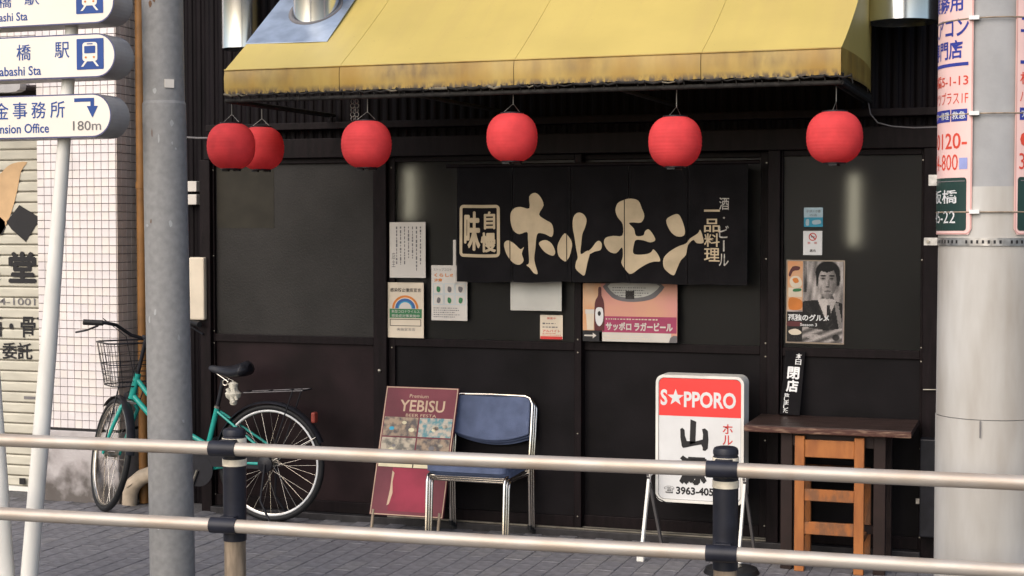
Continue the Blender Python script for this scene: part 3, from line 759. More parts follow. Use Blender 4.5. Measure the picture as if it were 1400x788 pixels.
f.rect(533, 422.5, 577, 435, 'ink_green'); f.text('感染防止徹底宣言', 534, 394, 576, 399.5, 'ink_black', .01)
f.text('新型コロナウイルス', 536, 424, 574, 428, 'paper', layer=2); f.text('感染症対策実施中', 536, 430, 574, 434, 'paper', layer=2)
f.frame(533.5, 436.5, 576, 446, .8, 'ink_black'); f.text('実施宣言店', 543, 448.5, 568, 452.5, 'ink_grey'); f.build('print', f.root)
f = sheet('illustrated_notice', 'white notice with orange heading and six small green drawings left of the black curtain', 'notice', (590, 363, 639, 438.5), -.012)
f.text('ストップコロナ', 593, 367, 618, 371, 'ink_grey'); f.text('くらしの', 594, 374, 622, 379, 'ink_orange', .03); f.text('注意', 594, 381, 605, 386, 'ink_orange', .03)
for i in range(3):
    for j in range(2):
        x, y = 592.5 + 15 * i, 388 + 15 * j; f.frame(x, y, x + 14, y + 14, .6, 'ink_skyblue')
        f.poly(smooth_poly([(x + 4 + rr_.random() * 3, y + 4), (x + 9 + rr_.random() * 2, y + 5), (x + 10, y + 9), (x + 8, y + 12), (x + 5, y + 10)]), rr_.choice(['ink_green', 'ink_green', 'ink_grey']), 2)
f.lines(593, 420, 636, 435, 5, 'ink_grey', rr_); f.build('print', f.root)
f = sheet('paper_strip', 'narrow vertical white paper strip at the left edge of the black curtain', 'paper strip', (619.5, 328, 623.5, 386), -.05)
f = sheet('blank_paper', 'blank greyish paper hanging below the black curtain under its second strip', 'paper', (698, 384, 768, 425), -.03, 'paper_grey')
f = sheet('red_sticker', 'small cream sticker with red foot under the blank paper', 'sticker', (738.5, 431, 769.5, 464), .008, 'paper_cream')
f.rect(739, 460, 769, 464, 'ink_red'); f.text('募集中', 748, 434, 760, 437, 'ink_red'); f.lines(742, 440, 766, 450, 2, 'ink_grey', rr_); f.text('アルバイト', 742, 451, 766, 454.5, 'ink_red', .02); f.lines(742, 455, 767, 459.5, 2, 'ink_red', rr_); f.build('print', f.root)
# beer poster
f = sheet('beer_poster', 'pink beer poster with a bottle and white katakana under the black curtain', 'poster', (797, 388, 926, 467.5), .0, 'beer_pink')
f.rect(797, 388, 822, 453, 'beer_orange')
f.poly(smooth_poly([(829, 388), (904, 388), (900, 403), (888, 410), (866, 413), (846, 411), (834, 404)], 3), 'ink_grey'); f.poly(smooth_poly([(835, 388), (898, 388), (895, 399), (880, 406), (856, 407), (840, 402)], 3), 'paper_grey', 2)
f.rect(856, 398, 868, 409, 'suit_grey', 3); f.lines(838, 392, 895, 406, 4, 'ink_grey', rr_, layer=3)
f.rect(824, 433, 925, 455, 'ink_magenta'); f.rect(797, 453, 824, 468, 'ink_black', 2); f.rect(820, 455.2, 918, 467.5, 'paper', 2)
f.poly([(799, 459), (811, 459), (811, 456), (816, 460), (811, 464), (811, 461), (799, 461)], 'paper', 3)
f.lines(829, 434.5, 919, 439, 1, 'paper_cream', rr_, layer=2)
f.text('サッポロ', 829, 441, 864, 452.5, 'paper', .04, 2); f.text('ラガービール', 868, 441, 920, 452.5, 'paper', .04, 2)
f.lines(826, 458, 900, 465, 2, 'paper_cream', rr_, layer=3)
f.poly(smooth_poly([(818.5, 394), (822.5, 394), (823, 405), (826.5, 416), (827, 450), (825, 453), (815, 453), (813, 450), (813.5, 416), (818, 405)]), 'beer_bottle', 2)
f.poly(smooth_poly([(815, 424), (820, 421), (825, 424), (825, 440), (820, 447), (815, 440)]), 'lit_white', 3); f.poly(smooth_poly([(818, 428), (820, 426), (822, 428), (822, 431), (820, 433), (818, 431)]), 'ink_black', 4)
f.poly([(801, 425), (813, 425), (812, 452), (803, 452)], 'paper_cream', 2); f.rect(800.5, 424, 813, 430, 'paper', 3)
f.poly([(917, 461), (921, 458), (926, 458), (926, 467.5), (915, 467.5)], 'ink_grey', 3)
f.build('print', f.root)
# blue and white stickers
f = sheet('blue_sticker', 'small white and blue sticker above the no smoking sticker', 'sticker', (1099, 284, 1125, 310.5), .016, 'ink_skyblue')
f.rect(1099, 297.5, 1125, 310.5, 'ink_teal'); f.text('子供110番', 1102, 287, 1122, 291, 'ink_grey'); f.text('の店', 1107, 292.5, 1117, 296, 'ink_grey')
f.poly(smooth_poly([(1102, 301), (1106, 300), (1106, 308), (1102, 308)]), 'ink_skyblue', 2); f.poly(smooth_poly([(1111, 302), (1121, 301), (1122, 306), (1112, 307)]), 'ink_skyblue', 2); f.build('print', f.root)
f = sheet('no_smoking_sticker', 'white rounded no smoking sticker between the blue sticker and the portrait poster', 'sticker', (1098, 316, 1124, 349), .016, 'lit_white')
N = 20; f.shape([(1111 + 5.5 * math.cos(6.283 * i / N), 324 + 5.5 * math.sin(6.283 * i / N)) for i in range(N)] + [(1111 + 4.2 * math.cos(6.283 * i / N), 324 + 4.2 * math.sin(6.283 * i / N)) for i in range(N)], [(i, (i + 1) % N, N + (i + 1) % N, N + i) for i in range(N)], 'ink_red', 1)
f.poly([(1107.2, 321), (1108.2, 320), (1115, 327), (1114, 328)], 'ink_red', 2); f.rect(1108.5, 323.4, 1113.5, 324.8, 'ink_grey', 2)
f.text('禁', 1104, 331, 1108, 334, 'ink_red'); f.text('煙', 1113, 331, 1117, 334, 'ink_red'); f.text('店内', 1107, 341, 1115, 345, 'ink_black', .02); f.build('print', f.root)
# portrait poster
f = sheet('portrait_poster', 'poster with grey portrait of a man in a suit, white title and food pictures', 'poster', (1074, 355.5, 1154, 470), .012, 'clear_sleeve', tilt=-.006)
def fp(P): return [(1074 + (x - 82) / 5.63, 355.5 + (y - 88) / 5.55) for x, y in P]
f.poly(fp([(92, 98), (520, 98), (528, 712), (92, 712)])[::-1], 'poster_bg')
f.poly(fp([(92, 98), (210, 98), (210, 470), (92, 470)])[::-1], 'beer_orange', 2)
f.poly(smooth_poly(fp([(108, 250), (130, 215), (180, 215), (205, 260), (190, 295), (130, 295)])), 'paper_cream', 3); f.poly(smooth_poly(fp([(130, 235), (165, 225), (180, 255), (150, 265)])), 'ink_orange', 4)
f.poly(smooth_poly(fp([(100, 200), (130, 140), (185, 140), (180, 165), (135, 175), (115, 215)])), 'beer_bottle', 3)
f.poly(fp([(100, 300), (205, 300), (205, 370), (100, 370)])[::-1], 'paper_cream', 3); f.poly(smooth_poly(fp([(140, 310), (195, 305), (195, 325), (140, 330)])), 'ink_green', 4)
f.poly(smooth_poly(fp([(105, 385), (150, 375), (205, 400), (200, 460), (110, 465)])), 'ink_orange', 3)
# halftone picture of a man in a dark suit: flat print in small cells of grey
for k in range(12):
    g = (k / 11) ** 2 * .60 + .004; flat('halftone_%d' % k, (g, g * .90, g * .83), .6)
def ell(x, y, cx, cy, rx, ry): return ((x - cx) / rx) ** 2 + ((y - cy) / ry) ** 2
def sm(e, w=.25): return max(0, min(1, (1 - e) / w))
hn = random.Random(21)
def tone(x, y):
    t = .66 + .12 * math.sin(x * .05 + 2 * math.sin(y * .012)) + .08 * math.sin(x * .13 + y * .02) - (.25 if 215 < x < 240 and y < 330 else 0)
    def ov(v, a):
        nonlocal t
        t = t * (1 - a) + v * a
    d = (y - 400) * 1.1                                                      # shoulders and jacket
    if y > 392 + max(0, (300 - x)) * .12 + max(0, (x - 450)) * .35 and x > 214: ov(.13 + .05 * math.sin(x * .06 - y * .03), 1)
    ov(.34, sm(ell(x, y, 405, 390, 52, 60)))                                 # neck
    if y > 375 and abs(x - 400) < 78 - (y - 375) * .42 and y < 555 and y > 372 + abs(x - 402) * .25: ov(.86 - .12 * (x > 405), 1)   # shirt
    if y > 430 and abs(x - 408 - (y - 430) * .08) < 13 + (y - 430) * .08 and y < 600: ov(.10 + .10 * (math.sin((y + x) * .15) > .6), 1)   # tie
    ov(.30, sm(ell(x, y, 322, 258, 11, 30))); ov(.26, sm(ell(x, y, 484, 258, 11, 30)))   # ears
    ov(.05, sm(ell(x, y, 402, 182, 98, 92), .18))                            # hair
    ov(.06, sm(ell(x, y, 478, 225, 22, 60), .3)); ov(.06, sm(ell(x, y, 328, 220, 14, 55), .3))
    fe = ell(x, y, 401, 258, 74 if y < 280 else 74 - (y - 280) * .16, 128)
    if not (y < 176 + 14 * math.sin((x - 350) * .035) - 10):
        ov(.70 - .22 * max(-.4, (x - 385) / 74) - .22 * max(0, fe - .55) - (.10 if y > 345 else 0), sm(fe, .12))
    for cx, dk in ((368, .9), (434, .9)):
        ov(.34, .6 * sm(ell(x, y, cx, 226, 27, 17), .8)); ov(.07, .95 * sm(ell(x, y, cx, 228, 15, 5.5), .6)); ov(.08, .9 * sm(ell(x, y, cx, 206, 28, 6), .6))
    ov(.36, .7 * sm(ell(x, y, 412, 262, 9, 34), .9)); ov(.22, .8 * sm(ell(x, y, 402, 290, 19, 7), .8)); ov(.84, .5 * sm(ell(x, y, 396, 262, 6, 26), .9))
    ov(.20, .85 * sm(ell(x, y, 402, 322, 29, 6), .6)); ov(.42, .6 * sm(ell(x, y, 403, 336, 22, 7), .8)); ov(.38, .5 * sm(ell(x, y, 450, 300, 20, 50), .9)); ov(.45, .5 * sm(ell(x, y, 352, 310, 12, 40), .9))
    if x > 455 and y > 410 and abs((x - 470) - (y - 410) * .20) < 16: ov(.62, .8)           # pale streak over the shoulder
    if y > 608 + 10 * math.sin(x * .02): ov(.58 + .22 * math.sin(x * .045 + y * .11) , .9)   # table cloth and dishes
    if x < 214 and y > 480: ov(.16, 1)
    ov(.10, .8 * sm(ell(x, y, 470, 672, 30, 26))); ov(.80, .7 * sm(ell(x, y, 300, 668, 60, 20)))
    return max(0, min(.999, t + hn.uniform(-.035, .035)))
cw = 6.0; ny = int((712 - 98) / cw); nx = int((522 - 92) / cw)
cells_ = {}
for iy in range(ny):
    for ix in range(nx):
        x, y = 92 + ix * cw, 98 + iy * cw
        if x + cw / 2 < 212 and y < 480: continue
        cells_.setdefault(int(tone(x + cw / 2, y + cw / 2) * 12), []).append((x, y))
for k, L_ in cells_.items():
    vs_ = []; fs_ = []
    for x, y in L_:
        n0 = len(vs_); vs_ += fp([(x, y + cw), (x + cw, y + cw), (x + cw, y), (x, y)]); fs_.append((n0, n0 + 1, n0 + 2, n0 + 3))
    f.shape(vs_, fs_, 'halftone_%d' % k, 5)
f.poly(smooth_poly(fp([(105, 630), (160, 612), (205, 635), (190, 655), (130, 658)])), 'paper_cream', 6); f.poly(smooth_poly(fp([(96, 560), (150, 556), (205, 562), (205, 590), (100, 592)])), 'beer_bottle', 6)
x0, y0 = fp([(100, 500)])[0]; x1, y1 = fp([(418, 552)])[0]
f.text('孤独のグルメ', x0, y0, x1, y1, 'lit_white', .03, 7)
x0, y0 = fp([(195, 568)])[0]; x1, y1 = fp([(325, 590)])[0]; f.text('Season 3', x0, y0, x1, y1, 'lit_white', .01, 7)
f.build('print', f.root)
# boxes left of the window
p0 = at(258, 352, -.06); p1 = at(279, 438, -.06)
b = MB(); b.box(p0.x, p1.x, -.06, .19, p1.z, p0.z, 'beige_box'); o = tag(b.build('switch_box', bevel=.008), 'tall beige box on the dark wall just right of the grey steel pole', 'box')
for y0, y1, lab in ((248, 262, 'upper of two small white plates beside the grey steel pole'), (266, 280, 'lower of two small white plates beside the grey steel pole')):
    p0 = at(256, y0, .14); p1 = at(268.5, y1, .14); b = MB(); b.box(p0.x - .02, p1.x, .14, .185, p1.z, p0.z, 'paper'); tag(b.build('wall_plate', bevel=.003), lab, 'plate')
# meter box, right of the table
p0 = at(1258, 600, -.1); p1 = at(1281, 735, -.1)
b = MB(); b.box(p0.x, p1.x, -.12, -.031, p1.z, p0.z, 'black_plastic'); o = tag(b.build('cabinet', bevel=.006), 'narrow black box low on the post right of the table', 'box')
f = sheet('tag_label', 'tiny white tag low on the dark wall right of the wooden chair', 'tag', (1252, 682, 1258, 689), -.035, 'paper')
for y_, lab in ((533, 'upper thin grey clip on the dark post right of the table'), (602, 'lower thin grey clip on the dark post right of the table')):
    a = at(1262, y_, -.045); c = at(1281, y_, -.045); b = MB(); b.tube(a, c, .004, 'steel_dark', 6); tag(b.build('clip'), lab, 'clip')

# ================================================================= AC pipe on the ground
b = MB(); P = [at(x, y, .02) for x, y in ((240, 640), (215, 645), (195, 652), (183, 662), (178, 675), (177, 693))]
b.sweep(P, [.046, .046, .047, .048, .046, .046], 'beige_pipe', 14); b.ring(P[3], .049, .006, 'beige_pipe', e1=Vector((0, 1, 0)), e2=Vector((.8, 0, .6)), N=16)
tag(b.build('conduit_elbow'), 'wrapped beige pipe bending down to the ground behind the bicycle front wheel', 'pipe')

# ================================================================= BICYCLE
BY = -.20
HR = at(370, 634, BY); HR.z = .335; HF = at(152, 622, BY); HF.z = .335
bk = thing('bicycle', 'green step-through bicycle with black wire basket parked against the wall behind the steel pole', 'bicycle', ((HR.x + HF.x) / 2, BY, 0))
def wheel(c, e1, e2, par, rim='lit_white'):
    n_ = e1.cross(e2).normalized(); c = Vector(c)
    b = MB(); b.ring(c, .317, .0175, 'black_rubber', e1, e2, 56, 10); t = b.build('tyre', None)
    w_ = bpy.data.objects.new('wheel', None); bpy.data.objects.remove(w_)
    b = MB(); 
    for s in (-1, 1): b.ring(c + n_ * s * .007, .297, .0065, rim, e1, e2, 56, 6)
    b.ring(c, .293, .007, 'chrome', e1, e2, 56, 6); wh = b.build('wheel', par)
    t.parent = wh; t.matrix_parent_inverse = Matrix.Translation(-world_loc(wh))
    b = MB(); b.tube(c - n_ * .04, c + n_ * .04, .016, 'steel_dark', 12)
    for s in (-1, 1): b.tube(c + n_ * s * .028, c + n_ * s * .032, .028, 'steel_dark', 16)
    b.build('hub', wh)
    b = MB()
    for k in range(32):
        a = 2 * math.pi * k / 32; s = 1 if k % 2 else -1; a2 = a + (.9 if (k // 2) % 2 else -.9)
        b.tube(c + n_ * s * .028 + (e1 * math.cos(a2) + e2 * math.sin(a2)) * .026, c + (e1 * math.cos(a) + e2 * math.sin(a)) * .292, .0013, 'chrome', 4)
    b.build('spokes', wh); return wh
X1, Z1 = Vector((1, 0, 0)), Vector((0, 0, 1))
wheel(HR, X1, Z1, bk)
BB = at(277, 641, BY); ST = at(297, 558, BY); SC = at(281, 607, BY)
HB = at(180, 545, BY); HT = at(188.5, 511, BY)
fr = MB()
fr.tube(BB, ST, .0155, 'bike_green'); fr.tube(HB, HT, .020, 'bike_green', 12)
dv = (HT - HB)
fr.sweep([HB + dv * .8, at(215, 556, BY), at(245, 586, BY), SC], .0145, 'bike_green', 10)
fr.sweep([HB + dv * .15, at(212, 576, BY), at(245, 618, BY), BB], .016, 'bike_green', 10)
for s in (-1, 1):
    fr.sweep([BB + Vector((.03, s * .02, 0)), HR + Vector((-.12, s * .045, .0)), HR + Vector((0, s * .055, 0))], .0095, 'bike_green', 8)
    fr.sweep([ST + Vector((.01, s * .015, -.02)), HR + Vector((-.05, s * .055, .1)), HR + Vector((0, s * .055, 0))], .0075, 'bike_green', 8)
fr.tube(BB - Vector((0, .035, 0)), BB + Vector((0, .035, 0)), .022, 'bike_green', 14)
fr.build('frame', bk)
b = MB(); SP = ST + Vector((.045, 0, .15)) 
SP = at(305, 520, BY); b.tube(ST, SP, .0125, 'black_plastic'); b.tube(ST, ST + (SP - ST) * .08, .019, 'chrome', 12); b.build('seat_post', bk)
# saddle
s0 = at(286, 505, BY); s1 = at(342, 510, BY); L = s1.x - s0.x; b = MB(); rings = []; NN = 12
for i in range(NN + 1):
    t = i / NN; x = s0.x + L * t; hw = .016 + .085 * (max(0, (t - .15)) / .85) ** 1.2 if t < .9 else .10 - (t - .9) * .3
    zc = s0.z + .012 - .022 * math.sin(t * math.pi) + .006 * t; th = .018 + .030 * t
    if t in (0, 1): hw *= .5; th *= .5
    rings.append([(x, BY + hw * math.cos(a), zc + th * math.sin(a) * (1 if math.sin(a) > 0 else .9) - (.012 * abs(math.cos(a)))) for a in [2 * math.pi * k / 14 for k in range(14)]])
vs_ = [v for r_ in rings for v in r_]
b.add(vs_, [(i * 14 + k, i * 14 + (k + 1) % 14, (i + 1) * 14 + (k + 1) % 14, (i + 1) * 14 + k) for i in range(NN) for k in range(14)], 'black_plastic', True)
b.add(rings[0], [tuple(range(14))], 'black_plastic'); b.add(rings[-1], [tuple(range(14))], 'black_plastic'); b.build('saddle', bk)
b = MB()
for s in (-1, 1):
    b.ring(SP + Vector((.03, s * .03, -.01)), .016, .004, 'chrome', N=14); b.tube(s0 + Vector((.05, s * .01, -.02)), SP + Vector((.05, s * .03, -.005)), .004, 'chrome', 6)
b.build('saddle_springs', bk)
# pale bag / cloth tied under the saddle
b = MB(); c = at(319, 538, BY - .03); pr = []
for k in range(11):
    a = -math.pi / 2 + math.pi * k / 10; pr.append((.036 * math.cos(a) * (1 + .35 * math.sin(k * 1.7)) + .001, .068 * math.sin(a)))
b.lathe(c, pr, 'white_cloth', 12); b.tube(c + Vector((-.02, -.03, .03)), c + Vector((.02, -.032, -.05)), .012, 'white_cloth', 8); b.tube(c + Vector((0.012, -.02, .03)), c + Vector((.034, -.025, -.035)), .010, 'white_cloth', 8)
tag(b.build('lock_cover'), 'crumpled off-white bag tied under the bicycle saddle', 'bag')
# rear mudguard, rack, reflector, chain guard, stand
b = MB(); n = 26; vs_ = []
for k in range(n + 1):
    a = R(22 + 148 * k / n)
    for yy, rr in ((-.026, .340), (-.016, .350), (0, .353), (.016, .350), (.026, .340)): vs_.append((HR.x + rr * math.cos(a), BY + yy, HR.z + rr * math.sin(a)))
b.add(vs_, [(i * 5 + j, i * 5 + j + 1, (i + 1) * 5 + j + 1, (i + 1) * 5 + j) for i in range(n) for j in range(4)], 'black_plastic', True)
for s in (-1, 1): b.tube(HR + Vector((0, s * .05, 0)), HR + Vector((.335 * math.cos(.5), s * .026, .335 * math.sin(.5))), .003, 'chrome', 5)
b.build('rear_mudguard', bk)
b = MB(); a = at(420, 533, BY); c = at(338, 536, BY)
for s in (-1, 1):
    b.tube((c.x, BY + s * .05, c.z), (a.x, BY + s * .06, a.z), .003, 'ink_grey', 6); b.tube((a.x - .06, BY + s * .058, a.z), HR + Vector((.02, s * .06, .01)), .004, 'black_plastic', 6)
for t in (0, .35, .7, 1): q = c.lerp(a, t); b.tube((q.x, BY - .055, q.z), (q.x, BY + .055, q.z), .004, 'black_plastic', 6)
b.build('rear_rack', bk)
b = MB(); a = at(430.5, 571, BY); b.box(a.x - .016, a.x + .010, BY - .022, BY + .022, a.z - .030, a.z + .030, 'reflector_red'); b.build('rear_reflector', bk, bevel=.008)
b = MB(); b.box(BB.x - .06, HR.x + .03, BY - .052, BY - .046, HR.z - .03, HR.z + .035, 'black_plastic'); b.lathe((BB.x, BY - .049, BB.z), [(0, -.004), (.095, -.004), (.095, .004), (0, .004)], 'black_plastic', 28, 'y'); b.build('chain_guard', bk)
b = MB(); b.tube(BB + Vector((0, -.06, 0)), BB + Vector((-.06, -.065, -.15)), .009, 'steel_dark', 8); b.box(BB.x - .10, BB.x - .02, BY - .15, BY - .07, BB.z - .17, BB.z - .145, 'black_plastic'); b.build('crank', bk); b = MB()
b.tube(BB + Vector((0, .06, 0)), BB + Vector((.06, .065, .15)), .009, 'steel_dark', 8); b.box(BB.x + .02, BB.x + .10, BY + .04, BY + .12, BB.z + .145, BB.z + .17, 'black_plastic'); b.build('crank', bk)
b = MB()
for s in (-1, 1): b.sweep([HR + Vector((0, s * .07, 0)), HR + Vector((-.02, s * .09, -.2)), HR + Vector((.06, s * .11, -.332))], .007, 'black_plastic', 8)
b.tube(HR + Vector((.06, -.11, -.328)), HR + Vector((.06, .11, -.328)), .007, 'black_plastic', 8); b.build('rear_stand', bk)
b = MB(); b.lathe((HR.x - .005, BY - .058, HR.z), [(0, -.014), (.02, -.012), (.045, -.004), (.047, .004), (0, .004)], 'black_plastic', 20, 'y'); b.build('gear_case', bk)
# front assembly, turned towards the wall
hd = Vector((-.766, .643, 0)); ax = (HT - HB).normalized(); ax = Vector((.25, 0, .968)).normalized()
e2 = (hd - ax * hd.dot(ax)).normalized(); sdv = ax.cross(e2).normalized()
if sdv.y > 0: sdv = -sdv
wheel(HF, ax, e2, bk, 'steel_dark')
b = MB(); crown = HB - dv.normalized() * .02
for s in (-1, 1): b.sweep([crown + sdv * s * .02, crown + sdv * s * .05 - ax * .04, crown.lerp(HF, .55) + sdv * s * .052, HF + sdv * s * .05], [.013, .013, .011, .008], 'bike_green', 8)
b.tube(crown - sdv * .03, crown + sdv * .03, .017, 'chrome', 10); b.build('fork', bk)
b = MB(); n = 18; vs_ = []
for k in range(n + 1):
    a = R(-52 + 125 * k / n)   # angle from ax towards heading
    for yy, rr in ((-.026, .340), (0, .352), (.026, .340)): vs_.append(HF + (ax * math.cos(a) - e2 * math.sin(a) * -1 * -1) * rr + sdv * yy)
b.add(vs_, [(i * 3 + j, i * 3 + j + 1, (i + 1) * 3 + j + 1, (i + 1) * 3 + j) for i in range(n) for j in range(2)], 'black_plastic', True); b.build('front_mudguard', bk)
top = HT + dv.normalized() * .20; top.z = 1.02
b = MB(); b.tube(HT, top, .0115, 'black_plastic', 10); b.tube(top, top + e2 * .05, .012, 'black_plastic', 8)
hz = top + Vector((0, 0, .0)); F = Vector((hd.x, hd.y, 0)); S = Vector((-.643, -.766, 0))
P = []
for s in (-1, 1):
    side = [hz + F * .05, hz + F * .055 + S * s * .07 + Z1 * .02, hz + F * .02 + S * s * .17 + Z1 * .085, hz - F * .01 + S * s * .235 + Z1 * .10, hz + (F * .05 + S * .33 + Z1 * .105 if s > 0 else -F * .13 - S * .265 + Z1 * .085)]
    b.sweep(side, .0105, 'black_plastic', 10)
b.build('handlebar', bk)
for s in (-1, 1):
    g0, g1 = (hz + F * .0 + S * .25 + Z1 * .10, hz + F * .06 + S * .345 + Z1 * .105) if s > 0 else (hz - F * .03 - S * .238 + Z1 * .095, hz - F * .155 - S * .268 + Z1 * .083)
    b = MB(); b.tube(g0, g1, .0165, 'black_rubber', 12); b.build('grip', bk)
    b = MB(); b.sweep([g0 + F * .02, g0 + F * .05 + S * s * .02 - Z1 * .02, g0.lerp(g1, .5) + S * s * .03 - Z1 * .045 + F * .03, g1 + S * s * .035 - Z1 * .06 + F * .04], .006, 'black_plastic', 6); b.build('brake_lever', bk)
for s in (-1, 1):
    b = MB(); g = hz + S * s * .22 + Z1 * .09
    b.sweep([g, g + F * .10 + Z1 * .03, hz + F * .12 + S * s * .08 + Z1 * .01, HT + e2 * .04 + Vector((0, -.03, 0)), HB + e2 * .03 + Vector((0, -.03, -.02))], .0025, 'black_rubber', 6); b.build('brake_cable', bk)
# basket
b = MB(); bc = top + F * .165 + S * .02; zt, zb_ = at(160, 466, BY).z - .01, at(160, 527, BY).z
def brect(k, t):  # ring of the basket at height fraction t
    w_ = .155 + .035 * t; l_ = .12 + .025 * t; z = zb_ + (zt - zb_) * t
    P = []
    for (a, c) in rrect(-l_, -w_, l_, w_, .05, 4): P.append(Vector((bc.x, bc.y, z)) + F * a + S * c)
    return P
for t, r_ in ((0, .004), (.12, .0018), (.24, .0018), (.36, .0018), (.5, .003), (.72, .0018), (1, .0055)):
    b.sweep(brect(0, t), r_, 'black_plastic', 6, closed=True)
r0 = brect(0, 0); r1 = brect(0, 1); N = len(r0)
for i in range(N):
    for q in range(3):
        a = r0[i].lerp(r0[(i + 1) % N], q / 3); c = r1[i].lerp(r1[(i + 1) % N], q / 3)
        if (r0[i] - r0[(i + 1) % N]).length < .04 and q: continue
        b.tube(a, c, .0021, 'black_plastic', 4)
for k in range(-5, 6):
    b.tube(Vector((bc.x, bc.y, zb_)) + F * -.1 + S * k * .023, Vector((bc.x, bc.y, zb_)) + F * .1 + S * k * .023, .0017, 'black_plastic', 4)
b.build('basket', bk)
b = MB()
for s in (-1, 1): b.tube(Vector((bc.x, bc.y, zb_)) + F * .03 + S * s * .08, HF + sdv * s * .055, .004, 'black_plastic', 6)
b.build('basket_stay', bk)
b = MB(); q = HB + e2 * .05; b.lathe((q.x, q.y, q.z), [(.0, -.03), (.025, -.025), (.032, 0), (.03, .02), (0, .03)], 'black_plastic', 12); b.build('headlight', bk)

# ================================================================= DISPLAY BOARD (left of chairs)
def board_frame(tl, tr, bl, br, Yt, Yb):
    TL, TR, BL_, BR_ = at(*tl, Yt), at(*tr, Yt), at(*bl, Yb), at(*br, Yb)
    return TL, TR, BL_, BR_
TL, TR, BL_, BR_ = board_frame((529, 528), (623, 532), (505, 703), (605, 710), -.09, -.30)
ex = (BR_ - BL_).normalized(); ex.z = 0; ex.normalize(); ey = ((TL - BL_)); ey = ey - ex * ey.dot(ex); H = ey.length; ey.normalize(); W = (BR_ - BL_).length
skew = (TL - BL_).dot(ex)
db = thing('display_board', 'leaning maroon beer board with gold lettering and food pictures behind the blue chairs', 'sign board', (BL_.x + W / 2, -.3, 0))
bfn = lambda u, v, d: BL_ + ex * (u + skew * v / H) + ey * v + ex.cross(ey) * d
b = MB(); b.prism([(0, 0), (W, 0), (W, H), (0, H)], bfn, -.018, 0, 'board_maroon'); b.build('board', db, bevel=.003)
f = Face(bfn, (0, 0, 100, 175), W, H)
f.text('Premium', 34, 10, 60, 15, 'gold_ink', 0); f.text('YEBISU', 22, 18, 84, 34, 'gold_ink', .015); f.text('BEER FESTA', 32, 37, 74, 41, 'gold_ink', 0)
for i, (x0, x1) in enumerate(((3, 50), (52, 97))):
    for j, (y0, y1) in enumerate(((42, 68), (70, 99))):
        f.rect(x0, y0, x1, y1, 'photo_b' if i and not j else ('photo_c' if i == j else 'photo_a'))
        for q in range(5):
            cx, cy, r_ = rr_.uniform(x0 + 7, x1 - 7), rr_.uniform(y0 + 6, y1 - 6), rr_.uniform(2.5, 5)
            f.poly([(cx + r_ * math.cos(k * .785), cy - r_ * .7 * math.sin(k * .785)) for k in range(8)], rr_.choice(['photo_a', 'photo_b', 'photo_c', 'ink_teal', 'photo_strip', 'ink_grey']), 2)
f.rect(3, 101, 97, 110, 'photo_strip'); f.rect(24, 111, 80, 169, 'board_red'); f.rect(50, 101, 51.5, 110, 'ink_black', 2)
f.poly([(24, 115), (27, 118), (26, 130), (28, 145), (25, 160), (22, 162), (24, 140)][::-1], 'gold_ink', 2)
f.frame(.5, .5, 99.5, 174.5, 1.2, 'gold_ink'); f.build('print', db)
for u in (.02, W - .02):
    b = MB(); q = bfn(u, 0, -.01); b.tube(q + Vector((0, 0, .03)), (q.x - .005, q.y - .02, 0), .009, 'post_tan', 8); b.build('leg', db)
for u in (.02, W - .02):
    b = MB(); q = bfn(u, H * .75, -.02); b.tube(q, (q.x, -.052, q.z + .05), .008, 'post_tan', 8); b.build('back_stay', db)

